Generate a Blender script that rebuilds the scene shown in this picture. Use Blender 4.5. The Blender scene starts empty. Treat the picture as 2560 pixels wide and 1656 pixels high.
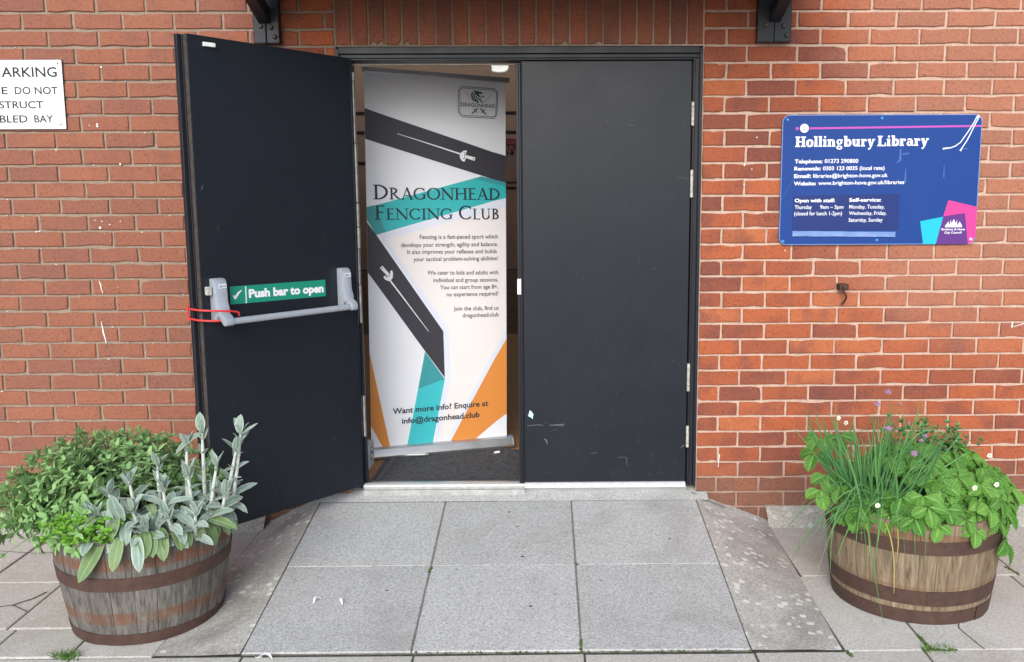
import bpy, bmesh, math, random
from mathutils import Vector, Matrix, noise
random.seed(7)
R = math.radians
SC = bpy.context.scene
COL = SC.collection

# ------------------------------------------------------------------ camera, sky, sun, exposure
cd = bpy.data.cameras.new('camera')
cam = bpy.data.objects.new('camera', cd); COL.objects.link(cam)
cam.location = (0.073, -4.348, 1.611)
cam.rotation_euler = (R(81.855), R(0.245), R(-0.543))
cd.sensor_fit = 'HORIZONTAL'; cd.sensor_width = 36
cd.lens = 36 * 2328 / 2560
cd.shift_x = (1280 - 1378.7) / 2560
cd.shift_y = (807.8 - 828) / 2560
cd.clip_start = 0.05; cd.clip_end = 500
SC.camera = cam
W = bpy.data.worlds.new('World'); SC.world = W; W.use_nodes = True
nt = W.node_tree; nt.nodes.clear()
sky = nt.nodes.new('ShaderNodeTexSky'); sky.sky_type = 'NISHITA'; sky.sun_disc = False
SUN_EL, SUN_AZ = 28, 189        # azimuth from +Y clockwise seen from above: behind the camera, to its left
sky.sun_elevation = R(SUN_EL); sky.sun_rotation = R(SUN_AZ); sky.dust_density = 3.0; sky.air_density = 1.0
hs = nt.nodes.new('ShaderNodeHueSaturation'); hs.inputs['Saturation'].default_value = 0.62
bg = nt.nodes.new('ShaderNodeBackground'); bg.inputs['Strength'].default_value = 0.15
wo = nt.nodes.new('ShaderNodeOutputWorld')
nt.links.new(sky.outputs[0], hs.inputs['Color']); tint = nt.nodes.new('ShaderNodeMix'); tint.data_type = 'RGBA'; tint.blend_type = 'MULTIPLY'; tint.inputs[0].default_value = 1; tint.inputs[7].default_value = (.93, 1.0, 1.12, 1)
nt.links.new(hs.outputs[0], tint.inputs[6]); nt.links.new(tint.outputs[2], bg.inputs['Color']); nt.links.new(bg.outputs[0], wo.inputs['Surface'])
sl = bpy.data.lights.new('sun', 'SUN'); sl.energy = 1.45; sl.angle = R(38); sl.color = (1.0, 0.98, 0.955)
sun = bpy.data.objects.new('sun', sl); COL.objects.link(sun)
az, el = R(SUN_AZ), R(SUN_EL)
sun.rotation_euler = Vector((math.sin(az) * math.cos(el), math.cos(az) * math.cos(el), math.sin(el))).to_track_quat('Z', 'Y').to_euler()
sun.location = (0, -6, 8)
SC.view_settings.view_transform = 'Standard'; SC.view_settings.look = 'None'
SC.view_settings.gamma = 1; SC.view_settings.exposure = 0.42
SC.cycles.use_denoising = True
SC.cycles.max_bounces = 8; SC.cycles.diffuse_bounces = 5

# ------------------------------------------------------------------ materials
class NT:
    def __init__(s, name):
        s.m = bpy.data.materials.new(name); s.m.use_nodes = True
        s.t = s.m.node_tree; s.t.nodes.clear()
        s.out = s.t.nodes.new('ShaderNodeOutputMaterial')
        s.b = s.t.nodes.new('ShaderNodeBsdfPrincipled')
        s.t.links.new(s.b.outputs[0], s.out.inputs['Surface'])
        s._co = None
    def n(s, kind, **kw):
        x = s.t.nodes.new('ShaderNode' + kind)
        for k, v in kw.items():
            if hasattr(x, k): setattr(x, k, v)
            else: x.inputs[k].default_value = v
        return x
    def l(s, a, b): s.t.links.new(a, b)
    def co(s):
        if not s._co: s._co = s.n('TexCoord').outputs['Object']
        return s._co
    def attr(s):
        a = s.n('Attribute'); a.attribute_name = 'c'
        p = s.n('SeparateColor'); s.l(a.outputs['Color'], p.inputs[0]); return p.outputs
    def map(s, scale=(1, 1, 1), src=None):
        m = s.n('Mapping'); m.inputs['Scale'].default_value = scale; s.l(src or s.co(), m.inputs[0]); return m.outputs[0]
    def noise(s, scale, detail=3, rough=.55, dist=0, src=None, out='Fac'):
        x = s.n('TexNoise'); x.inputs['Scale'].default_value = scale; x.inputs['Detail'].default_value = detail
        x.inputs['Roughness'].default_value = rough; x.inputs['Distortion'].default_value = dist
        s.l(src or s.co(), x.inputs['Vector']); return x.outputs[out]
    def voro(s, scale, src=None):
        x = s.n('TexVoronoi'); x.inputs['Scale'].default_value = scale; s.l(src or s.co(), x.inputs['Vector']); return x.outputs['Distance']
    def ramp(s, fac, stops):
        x = s.n('ValToRGB'); e = x.color_ramp.elements
        while len(e) < len(stops): e.new(.5)
        for i, (p, c) in enumerate(stops):
            e[i].position = p; e[i].color = (c, c, c, 1) if not hasattr(c, '__len__') else (*c, 1)
        s.l(fac, x.inputs[0]); return x.outputs[0]
    def mix(s, fac, a, b, mode='MIX'):
        x = s.n('Mix', data_type='RGBA', blend_type=mode)
        for v, i in ((fac, 0), (a, 6), (b, 7)):
            if hasattr(v, 'is_output') or isinstance(v, bpy.types.NodeSocket): s.l(v, x.inputs[i])
            else: x.inputs[i].default_value = v if i == 0 else (*v, 1)
        return x.outputs[2]
    def math(s, op, a, b=0.0, clamp=False):
        x = s.n('Math', operation=op, use_clamp=clamp)
        for i, v in ((0, a), (1, b)):
            if isinstance(v, bpy.types.NodeSocket): s.l(v, x.inputs[i])
            else: x.inputs[i].default_value = v
        return x.outputs[0]
    def rng(s, v, a, b, c=0.0, d=1.0):
        x = s.n('MapRange', clamp=True); s.l(v, x.inputs[0])
        for i, q in enumerate((a, b, c, d)): x.inputs[i + 1].default_value = q
        return x.outputs[0]
    def bump(s, h, strength=.4, dist=.003, nrm=None):
        x = s.n('Bump'); x.inputs['Strength'].default_value = strength; x.inputs['Distance'].default_value = dist
        s.l(h, x.inputs['Height'])
        if nrm: s.l(nrm, x.inputs['Normal'])
        return x.outputs[0]
    def fin(s, col=None, rough=.6, metal=0.0, nrm=None, spec=.5):
        if isinstance(col, bpy.types.NodeSocket): s.l(col, s.b.inputs['Base Color'])
        elif col: s.b.inputs['Base Color'].default_value = (*col, 1)
        if isinstance(rough, bpy.types.NodeSocket): s.l(rough, s.b.inputs['Roughness'])
        else: s.b.inputs['Roughness'].default_value = rough
        s.b.inputs['Metallic'].default_value = metal
        s.b.inputs['Specular IOR Level'].default_value = spec
        if nrm: s.l(nrm, s.b.inputs['Normal'])
        return s.m

def plain(name, col, rough=.5, metal=0.0, var=.15, scale=30, bump=0.0, spec=.5):
    k = NT(name)
    f = k.noise(scale, 4)
    lo = tuple(c * (1 - var) for c in col); hi = tuple(min(1, c * (1 + var)) for c in col)
    c = k.ramp(f, [(.3, lo), (.7, hi)])
    r = k.rng(f, .3, .7, rough - .06, rough + .06)
    nr = k.bump(k.noise(scale * 4, 3), bump, .002) if bump else None
    return k.fin(c, r, metal, nr, spec)

def m_brick():
    k = NT('brick'); a = k.attr()
    base = k.ramp(a[0], [(0, (.22, .076, .054)), (.09, (.30, .090, .051)), (.45, (.38, .107, .050)), (.75, (.44, .120, .051)), (1, (.49, .155, .066))])
    off = k.n('Combine' + 'XYZ'); k.l(k.math('MULTIPLY', a[1], 40), off.inputs[0]); k.l(k.math('MULTIPLY', a[0], 25), off.inputs[2])
    va = k.n('VectorMath', operation='ADD'); k.l(k.co(), va.inputs[0]); k.l(off.outputs[0], va.inputs[1])
    fl = k.rng(k.noise(7, 2, src=va.outputs[0]), .48, .68, 0, .60)
    c = k.mix(fl, base, (.17, .066, .058))
    sep = k.n('SeparateXYZ'); k.l(k.co(), sep.inputs[0]); X, Z = sep.outputs[0], sep.outputs[2]
    # pale sand-faced batches of brick: right of the sign and the far left
    wob = k.math('MULTIPLY', k.math('SUBTRACT', k.noise(1.6, 2), .5), .8)
    fr = k.math('MULTIPLY', k.rng(k.math('ADD', X, wob), 1.25, 1.75), k.rng(k.math('ADD', Z, wob), .75, 1.25))
    fr = k.math('MULTIPLY', fr, .72)
    flt = k.rng(k.math('ADD', X, wob), -.9, -1.4, 0, .68)
    c = k.mix(fr, c, (.44, .200, .128)); c = k.mix(flt, c, (.295, .136, .094))
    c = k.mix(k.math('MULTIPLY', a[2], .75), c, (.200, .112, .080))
    fine = k.noise(95, 4, .7, .6)
    c = k.mix(.85, c, k.ramp(fine, [(.30, .36), (.44, .92), (.60, 1.06), (.78, 1.35)]), 'MULTIPLY')
    bloom = k.rng(k.noise(38, 5, .75), .60, .74, 0, .30)
    c = k.mix(bloom, c, (.52, .36, .28))
    hb = k.math('ADD', k.math('MULTIPLY', k.noise(120, 3, .6, 2.2), 1.0), k.math('MULTIPLY', k.noise(400, 2), .35))
    st = k.bump(hb, .9, .005)
    return k.fin(c, .9, 0, st, .25)

def m_mortar():
    k = NT('mortar')
    sep = k.n('SeparateXYZ'); k.l(k.co(), sep.inputs[0])
    t = k.rng(sep.outputs[0], .2, .9)
    c = k.mix(t, (.295, .225, .17), (.53, .375, .29))
    c = k.mix(.8, c, k.ramp(k.noise(60, 5, .7), [(.3, .7), (.7, 1.2)]), 'MULTIPLY')
    c = k.mix(k.rng(sep.outputs[2], .32, .18, 0, .6), c, (.22, .13, .095))
    return k.fin(c, .95, 0, k.bump(k.noise(180, 4), .5, .003), .2)

def m_concrete(name, lo, hi, speck=1.0, lichen=0.0, stain=(.10, .095, .085), stain_amt=.35):
    k = NT(name); a = k.attr()
    c = k.mix(k.noise(3.2, 4, .6), lo, hi)
    c = k.mix(1, c, k.ramp(a[0], [(0, .95), (1, 1.05)]), 'MULTIPLY')
    g = k.noise(210, 3, .8); g2 = k.noise(95, 3, .75)
    c = k.mix(.8 * speck, c, k.ramp(g, [(.30, .30), (.46, .92), (.60, 1.15), (.75, 1.8)]), 'MULTIPLY')
    c = k.mix(.6 * speck, c, k.ramp(g2, [(.32, .45), (.5, 1.0), (.72, 1.45)]), 'MULTIPLY')
    s = k.rng(k.noise(2.3, 6, .65, .6), .52, .72, 0, stain_amt)
    c = k.mix(s, c, stain)
    if lichen:
        v = k.voro(20, k.noise(1, 0) and k.map((1, 1, 1)))
        vd = k.math('ADD', v, k.math('MULTIPLY', k.math('SUBTRACT', k.noise(42, 3), .5), .55))
        zone = k.rng(k.noise(3.1, 2), .38, .52)
        sp = k.math('MULTIPLY', k.rng(vd, .30, .25), zone)
        c = k.mix(k.math('MULTIPLY', sp, lichen), c, (.70, .70, .64))
        sp2 = k.rng(k.math('ADD', k.voro(38), k.math('MULTIPLY', k.noise(80, 2), .25)), .33, .27, 0, .6 * lichen)
        c = k.mix(sp2, c, (.50, .49, .43))
    return k.fin(c, .92, 0, k.bump(k.noise(230, 4, .7), .45, .003), .25)

def m_door(name, col):
    k = NT(name)
    c = k.mix(k.noise(2.5, 5, .65), tuple(q * .85 for q in col), tuple(q * 1.2 for q in col))
    dust = k.math('ADD', k.rng(k.noise(55, 5, .8), .60, .78, 0, .12), k.rng(k.noise(6, 6, .75, 1.0), .58, .74, 0, .025))
    c = k.mix(dust, c, (.22, .22, .22))
    r = k.rng(k.noise(3.5, 5, .7), .35, .65, .33, .43)
    return k.fin(c, r, 0, k.bump(k.noise(300, 2), .10, .001), .26)

def m_wood(name, lo, hi, rust_bands=()):
    k = NT(name); a = k.attr()
    st = k.n('CombineXYZ'); k.l(k.math('MULTIPLY', a[0], 9), st.inputs[0]); k.l(k.math('MULTIPLY', a[1], 9), st.inputs[2])
    va = k.n('VectorMath', operation='ADD'); k.l(k.co(), va.inputs[0]); k.l(st.outputs[0], va.inputs[1])
    g = k.noise(1, 6, .7, .4, k.map((85, 85, 4.5), va.outputs[0]))
    g2 = k.noise(1, 4, .6, .2, k.map((24, 24, 2.2), va.outputs[0]))
    c = k.ramp(g, [(.30, tuple(q * .45 for q in lo)), (.40, lo), (.68, hi)])
    c = k.mix(.7, c, k.ramp(g2, [(.3, .65), (.7, 1.25)]), 'MULTIPLY')
    c = k.mix(1, c, k.ramp(a[0], [(0, .86), (1, 1.12)]), 'MULTIPLY')
    sep = k.n('SeparateXYZ'); k.l(k.co(), sep.inputs[0]); Z = sep.outputs[2]
    for (z0, z1, amt) in rust_bands:
        zz = k.math('ADD', Z, k.math('MULTIPLY', k.math('SUBTRACT', k.noise(14, 3), .5), .018))
        f = k.math('MULTIPLY', k.rng(zz, z0 - .004, z0 + .004), k.rng(zz, z1 + .004, z1 - .004))
        f = k.math('MULTIPLY', f, k.rng(k.noise(9, 4, .7), .36, .58, .1, amt))
        c = k.mix(f, c, (.17, .068, .032))
    return k.fin(c, .85, 0, k.bump(g, .55, .004), .25)

def m_rust(name, a, b):
    k = NT(name)
    c = k.ramp(k.noise(22, 6, .75), [(.3, a), (.55, tuple((p + q) / 2 for p, q in zip(a, b))), (.75, b)])
    c = k.mix(k.rng(k.noise(90, 4, .8), .62, .75, 0, .5), c, (.30, .17, .11))
    return k.fin(c, .72, .25, k.bump(k.noise(120, 4), .35, .002), .4)

def m_leaf(name, lo, hi, edge, edge_amt, mid, mid_amt, back=.25, rough=.55, fuzz=0.0, vein=0.0):
    k = NT(name); a = k.attr()
    c = k.mix(a[0], lo, hi)
    c = k.mix(k.rng(k.noise(45, 3), .35, .7, 0, .35), c, tuple(q * .7 for q in lo))
    if vein:
        w = k.math('SINE', k.math('MULTIPLY', k.math('SUBTRACT', k.math('MULTIPLY', a[2], 9), k.math('MULTIPLY', a[1], 3.5)), 6.2832))
        c = k.mix(k.math('MULTIPLY', k.rng(w, .1, 1), vein), c, tuple(q * .5 for q in lo))
    e = k.math('MULTIPLY', k.math('POWER', a[1], 6.0), edge_amt)
    c = k.mix(e, c, edge)
    m = k.math('MULTIPLY', k.rng(a[1], .16, .02), mid_amt)
    c = k.mix(m, c, mid)
    k.fin(c, rough, 0, k.bump(k.noise(260, 3), .3, .001), .35)
    if fuzz:
        k.b.inputs['Sheen Weight'].default_value = fuzz
    tr = k.n('BsdfTranslucent'); k.l(c, tr.inputs[0])
    ms = k.n('MixShader'); ms.inputs[0].default_value = back
    k.l(k.b.outputs[0], ms.inputs[1]); k.l(tr.outputs[0], ms.inputs[2]); k.l(ms.outputs[0], k.out.inputs['Surface'])
    return k.m

def m_print(name, col, rough=.45, spec=.4):
    cloth = name.startswith('banner')
    k = NT(name)
    c = k.mix(k.noise(4, 3), tuple(q * .96 for q in col), tuple(min(1, q * 1.03) for q in col))
    k.fin(c, rough, 0, None, spec)
    if cloth:
        tr = k.n('BsdfTranslucent'); k.l(c, tr.inputs[0]); ms = k.n('MixShader'); ms.inputs[0].default_value = .10
        k.l(k.b.outputs[0], ms.inputs[1]); k.l(tr.outputs[0], ms.inputs[2]); k.l(ms.outputs[0], k.out.inputs['Surface'])
    return k.m

M = {}
M['brick'] = m_brick(); M['mortar'] = m_mortar()
M['slab'] = m_concrete('ramp_concrete', (.43, .43, .41), (.53, .53, .51), 1.0, 0, (.29, .28, .255), .55)
M['flare'] = m_concrete('old_concrete', (.41, .392, .35), (.58, .56, .51), 1.0, 1.0, (.19, .176, .153), .7)
M['paving'] = m_concrete('paving_concrete', (.50, .485, .435), (.62, .60, .54), .75, .25, (.36, .31, .245), .45)
M['joint'] = plain('joint_dirt', (.095, .086, .068), .95, 0, .5, 40, .5)
M['haunch'] = m_concrete('haunch_concrete', (.33, .31, .27), (.45, .425, .37), 1, .3)
M['grout'] = plain('ramp_grout', (.20, .182, .158), .95, 0, .4, 60, .4)
M['asphalt'] = plain('asphalt', (.13, .13, .128), .9, 0, .3, 80, .5)
M['smear'] = plain('sign_smear', (.040, .105, .34), .5)
M['door'] = m_door('black_door_paint', (.0110, .0138, .0198))
M['frame'] = m_door('black_frame_paint', (.0125, .0145, .020))
M['timber'] = m_door('black_timber_paint', (.016, .019, .026))
M['scratch'] = plain('scratch_grey', (.10, .10, .105), .7)
M['wornedge'] = plain('worn_edge', (.055, .045, .038), .6, 0, .5, 60, .3)
M['chipwhite'] = plain('chipped_white', (.50, .49, .46), .7, 0, .35, 25, .2)
M['sill'] = plain('sill_grey', (.40, .40, .39), .5, .2, .2, 30)
M['wornlight'] = plain('worn_beige', (.34, .29, .23), .8, 0, .3, 40)
M['alu'] = plain('aluminium', (.50, .51, .52), .36, .75, .05, 8)
M['weather'] = plain('weather_bar_white', (.62, .62, .61), .5, .1, .12, 60)
M['hinge'] = plain('hinge_white', (.46, .44, .39), .55, .2, .35, 80, .3)
M['whiteplastic'] = plain('white_plastic', (.80, .82, .78), .4)
M['silver'] = plain('silver_grey_paint', (.43, .47, .52), .34, .35, .06, 20)
M['dark'] = plain('dark_gap', (.012, .012, .013), .8)
M['red'] = plain('red_cord', (.62, .035, .035), .5, 0, .15, 80, .2)
M['green'] = m_print('sign_green', (.010, .25, .165), .4); M['white'] = m_print('print_white', (.80, .81, .82), .45)
M['blue'] = m_print('sign_blue', (.010, .047, .215), .5, .22); M['notice'] = m_print('notice_blue', (.013, .030, .145), .45, .25)
M['pink'] = m_print('print_pink', (.66, .040, .24), .5); M['purple'] = m_print('print_purple', (.095, .022, .185), .5); M['cyan'] = m_print('print_cyan', (.004, .42, .56), .5)
M['line'] = m_print('print_magenta', (.46, .07, .40), .5); M['bluecap'] = m_print('blue_cap', (.06, .27, .62), .35)
M['tape'] = m_print('clear_tape', (.15, .25, .50), .2, .7)
M['black'] = m_print('print_black', (.010, .011, .014), .55)
M['parkw'] = plain('enamel_white', (.80, .80, .78), .35, 0, .04, 12)
M['banner'] = m_print('banner_white', (.83, .845, .88), .5); M['bpale'] = m_print('banner_pale_blue', (.72, .76, .85), .5)
M['cream'] = m_print('banner_cream', (.83, .785, .77), .5); M['char'] = m_print('banner_charcoal', (.042, .040, .052), .5)
M['teal'] = m_print('banner_teal', (.035, .46, .47), .5); M['teald'] = m_print('banner_dark_teal', (.045, .32, .34), .5)
M['tealb'] = m_print('banner_bright_teal', (.05, .52, .56), .5)
M['orange'] = m_print('banner_orange', (.72, .27, .055), .5); M['ink'] = m_print('banner_ink', (.020, .026, .045), .5)
M['logo'] = m_print('logo_green', (.035, .105, .085), .5); M['body'] = m_print('banner_text_grey', (.075, .075, .085), .5)
M['mat'] = plain('mat_fibre', (.062, .062, .066), .95, 0, .75, 75, 1.0); M['rubber'] = plain('mat_rubber', (.085, .088, .092), .7)
M['hallfloor'] = m_wood('hall_floor_wood', (.33, .17, .075), (.50, .27, .12)); M['hallwall'] = plain('hall_brown_wall', (.34, .215, .135), .8, 0, .08, 3)
M['hallpanel'] = plain('hall_brown_panel', (.20, .12, .07), .7, 0, .12, 5); M['halldark'] = plain('hall_dark_line', (.02, .014, .012), .8)
M['halllight'] = plain('hall_light_line', (.34, .20, .12), .8); M['ceiling'] = plain('hall_ceiling', (.55, .5, .45), .9)
M['hoopred'] = plain('hoop_red', (.20, .03, .035), .6); M['net'] = plain('hoop_net', (.30, .24, .20), .9)
M['woodL'] = m_wood('weathered_grey_oak', (.098, .090, .079), (.205, .191, .170), ((.296, .338, .85), (.085, .128, .75)))
M['woodR'] = m_wood('weathered_tan_oak', (.17, .122, .078), (.325, .245, .165), ((.335, .36, .7), (.140, .150, .5)))
M['hoop'] = m_rust('rusty_hoop', (.060, .037, .031), (.125, .066, .047)); M['rust'] = m_rust('rusty_iron', (.03, .02, .018), (.12, .05, .03))
M['soil'] = plain('soil', (.022, .017, .012), .95, 0, .5, 60, .8)
M['sage'] = m_leaf('sage_leaf', (.20, .39, .125), (.36, .56, .215), (.22, .36, .17), .25, (.20, .34, .14), .5, .22, .6, .15)
M['sagestem'] = plain('sage_stem', (.13, .20, .08), .7)
M['silverleaf'] = m_leaf('silver_leaf', (.155, .255, .175), (.325, .430, .355), (.70, .76, .70), .8, (.48, .57, .49), .6, .15, .75, .5)
M['silvergreen'] = m_leaf('green_felt_leaf', (.135, .235, .075), (.24, .35, .16), (.42, .52, .33), .5, (.36, .46, .26), .6, .2, .7, .3)
M['silverstem'] = plain('silver_stem', (.56, .60, .54), .85)
M['parsley'] = m_leaf('parsley_leaf', (.13, .36, .035), (.26, .52, .06), (.3, .55, .1), .2, (.3, .5, .12), .3, .3, .5)
M['straw'] = m_leaf('strawberry_leaf', (.080, .25, .034), (.20, .44, .070), (.28, .46, .12), .35, (.30, .48, .14), .7, .25, .5, 0, .75)
M['mint'] = m_leaf('mint_leaf', (.085, .25, .080), (.16, .36, .13), (.2, .36, .15), .2, (.2, .34, .14), .4, .22, .6)
M['chive'] = m_leaf('chive_leaf', (.060, .20, .060), (.18, .40, .13), (.1, .26, .1), 0, (.1, .26, .1), 0, .15, .45)
M['chivedry'] = plain('dry_chive', (.42, .36, .08), .6)
M['chiveflower'] = plain('chive_flower', (.34, .22, .35), .7, 0, .3, 200, .5); M['chivebud'] = plain('chive_bud', (.26, .17, .16), .7)
M['petal'] = plain('white_petal', (.78, .78, .76), .6); M['yellow'] = plain('flower_yellow', (.60, .46, .06), .6)
M['grass'] = m_leaf('grass_blade', (.09, .22, .035), (.19, .34, .07), (.2, .35, .1), 0, (.2, .35, .1), 0, .2, .5)
M['moss'] = plain('moss', (.075, .12, .03), .95, 0, .6, 90, .8)
M['twig'] = plain('twig', (.16, .15, .12), .8)
M['spatter'] = plain('white_spatter', (.74, .74, .70), .7)
M['boxwhite'] = plain('box_white', (.62, .62, .63), .6); M['stickerc'] = m_print('sticker_cyan', (.45, .72, .80), .3)

# ------------------------------------------------------------------ mesh builder
class G:
    def __init__(s): s.v = []; s.f = []; s.mi = []; s.c = []; s.mats = []; s.cur = (.5, .5, 0)
    def mat(s, name):
        if name not in s.mats: s.mats.append(name)
        return s.mats.index(name)
    def add(s, vs, fs, m, cols=None):
        o = len(s.v); s.v += [tuple(v) for v in vs]; s.c += cols or [s.cur] * len(vs)
        i = s.mat(m)
        for f in fs: s.f.append([o + q for q in f]); s.mi.append(i)
    def box(s, lo, hi, m, F=None):
        x0, y0, z0 = lo; x1, y1, z1 = hi
        vs = [(x0, y0, z0), (x1, y0, z0), (x1, y1, z0), (x0, y1, z0), (x0, y0, z1), (x1, y0, z1), (x1, y1, z1), (x0, y1, z1)]
        if F: vs = [F(*v) for v in vs]
        s.add(vs, [(0, 3, 2, 1), (4, 5, 6, 7), (0, 1, 5, 4), (1, 2, 6, 5), (2, 3, 7, 6), (3, 0, 4, 7)], m)
    def prism(s, poly, a, b, m, F):
        """poly in 2D extruded between a and b; F(p, q, t) -> world"""
        n = len(poly)
        vs = [F(p, q, a) for p, q in poly] + [F(p, q, b) for p, q in poly]
        s.add(vs, [list(range(n))[::-1], list(range(n, 2 * n))] + [(i, (i + 1) % n, n + (i + 1) % n, n + i) for i in range(n)], m)
    def flat(s, poly, m, F): s.add([F(p, q) for p, q in poly], [list(range(len(poly)))], m)
    def tube(s, path, rad, m, n=6, cap=True, cols=None):
        P = [Vector(p) for p in path]; k = len(P)
        rr = rad if hasattr(rad, '__len__') else [rad] * k
        vs = []; up = None
        for i in range(k):
            d = (P[min(i + 1, k - 1)] - P[max(i - 1, 0)]).normalized()
            if up is None:
                up = d.orthogonal().normalized()
            up = (up - d * up.dot(d))
            up = up.normalized() if up.length > 1e-6 else d.orthogonal().normalized()
            w = d.cross(up)
            for j in range(n):
                t = 2 * math.pi * j / n
                vs.append(P[i] + (up * math.cos(t) + w * math.sin(t)) * rr[i])
        fs = [(i * n + j, i * n + (j + 1) % n, (i + 1) * n + (j + 1) % n, (i + 1) * n + j) for i in range(k - 1) for j in range(n)]
        if cap: fs += [list(range(n))[::-1], list(range((k - 1) * n, k * n))]
        s.add(vs, fs, m, cols)
    def lathe(s, prof, c, m, n=48, cap=False):
        vs = []
        for r, z in prof:
            for j in range(n):
                t = 2 * math.pi * j / n; vs.append((c[0] + r * math.cos(t), c[1] + r * math.sin(t), c[2] + z))
        k = len(prof)
        fs = [(i * n + j, i * n + (j + 1) % n, (i + 1) * n + (j + 1) % n, (i + 1) * n + j) for i in range(k - 1) for j in range(n)]
        if cap: fs += [list(range(n))[::-1], list(range((k - 1) * n, k * n))]
        s.add(vs, fs, m)
    def ball(s, c, r, m, nu=8, nv=6, sz=1.0):
        c = Vector(c); vs = [c + Vector((0, 0, r * sz))]
        for i in range(1, nv):
            a = math.pi * i / nv
            for j in range(nu):
                b = 2 * math.pi * j / nu
                vs.append(c + Vector((r * math.sin(a) * math.cos(b), r * math.sin(a) * math.sin(b), r * sz * math.cos(a))))
        vs.append(c - Vector((0, 0, r * sz))); L = len(vs) - 1
        fs = [(0, 1 + j, 1 + (j + 1) % nu) for j in range(nu)]
        for i in range(nv - 2):
            for j in range(nu):
                p = 1 + i * nu; fs.append((p + j, p + nu + j, p + nu + (j + 1) % nu, p + (j + 1) % nu))
        p = 1 + (nv - 2) * nu
        fs += [(L, p + (j + 1) % nu, p + j) for j in range(nu)]
        s.add(vs, fs, m)
    def build(s, name, parent=None, bevel=0, smooth=False):
        me = bpy.data.meshes.new(name)
        me.from_pydata(s.v, [], s.f)
        for q in s.mats: me.materials.append(M[q])
        me.polygons.foreach_set('material_index', s.mi)
        at = me.color_attributes.new('c', 'FLOAT_COLOR', 'POINT')
        at.data.foreach_set('color', [x for c in s.c for x in (*c, 1)])
        if bevel:
            bm = bmesh.new(); bm.from_mesh(me)
            bmesh.ops.recalc_face_normals(bm, faces=bm.faces)
            es = [e for e in bm.edges if len(e.link_faces) == 2 and e.calc_face_angle(0) > R(30)]
            bmesh.ops.bevel(bm, geom=es, offset=bevel, segments=2, profile=.6, affect='EDGES', clamp_overlap=True)
            bm.to_mesh(me); bm.free()
        if smooth:
            me.polygons.foreach_set('use_smooth', [True] * len(me.polygons))
            me.set_sharp_from_angle(angle=R(40))
        me.update()
        o = bpy.data.objects.new(name, me); COL.objects.link(o)
        if parent is not None:
            o.parent = parent
            w = Vector((0, 0, 0)); q = parent
            while q is not None: w += q.location; q = q.parent
            o.location = -w
        return o

def tag(o, label, cat, group=None):
    o['label'] = label; o['category'] = cat
    if group: o['group'] = group
    return o
def thing(name, label, cat, loc, group=None):
    o = bpy.data.objects.new(name, None); COL.objects.link(o); o.location = loc; o.empty_display_size = .1
    return tag(o, label, cat, group)
def struct(o): o['kind'] = 'structure'; return o
def rnd(a, b): return random.uniform(a, b)

# ------------------------------------------------------------------ lettering
_cap = {}
def text_mesh(body, bold=0.0, spacing=1.0):
    cu = bpy.data.curves.new('lettering_curve', 'FONT'); cu.body = body; cu.offset = bold; cu.resolution_u = 3
    cu.space_character = spacing; cu.fill_mode = 'FRONT'
    o = bpy.data.objects.new('lettering_curve', cu); COL.objects.link(o)
    dg = bpy.context.evaluated_depsgraph_get(); dg.update()
    me = o.evaluated_get(dg).to_mesh()
    vs = [(v.co.x, v.co.y) for v in me.vertices]; fs = [list(p.vertices) for p in me.polygons]
    o.evaluated_get(dg).to_mesh_clear()
    bpy.data.objects.remove(o); bpy.data.curves.remove(cu)
    return vs, fs
def text(g, body, x0, x1, y0, y1, cap, m, F, bold=0.0, spacing=1.0):
    """fit a line between x0 and x1 on a baseline from y0 to y1, capital height cap"""
    if bold not in _cap:
        vs, _ = text_mesh('H', bold); _cap[bold] = (min(v[1] for v in vs), max(v[1] for v in vs))
    b0, b1 = _cap[bold]
    vs, fs = text_mesh(body, bold, spacing)
    a, b = min(v[0] for v in vs), max(v[0] for v in vs)
    out = []
    for x, y in vs:
        t = (x - a) / (b - a)
        out.append(F(x0 + (x1 - x0) * t, y0 + (y1 - y0) * t + (y - b0) / (b1 - b0) * cap))
    g.add(out, fs, m)

def strip2(pts, ws):
    """2D polyline with widths -> list of quads"""
    k = len(pts); P = [Vector(p) for p in pts]
    w = ws if hasattr(ws, '__len__') else [ws] * k
    L, Rr = [], []
    for i in range(k):
        d = (P[min(i + 1, k - 1)] - P[max(i - 1, 0)]); d = d.normalized() if d.length else Vector((1, 0))
        n = Vector((-d.y, d.x)) * w[i] / 2
        L.append(P[i] + n); Rr.append(P[i] - n)
    return [(v.x, v.y) for v in L] + [(v.x, v.y) for v in Rr], [(i, i + 1, k + i + 1, k + i) for i in range(k - 1)]
def stroke(g, pts, ws, m, F):
    v, f = strip2(pts, ws); g.add([F(*p) for p in v], f, m)
def arc(cx, cy, rx, ry, a0, a1, thick, thin, n=18):
    pts, ws = [], []
    for i in range(n + 1):
        a = R(a0 + (a1 - a0) * i / n)
        pts.append((cx + rx * math.cos(a), cy + ry * math.sin(a))); ws.append(thin + (thick - thin) * abs(math.cos(a)) ** 1.3)
    return pts, ws
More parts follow.
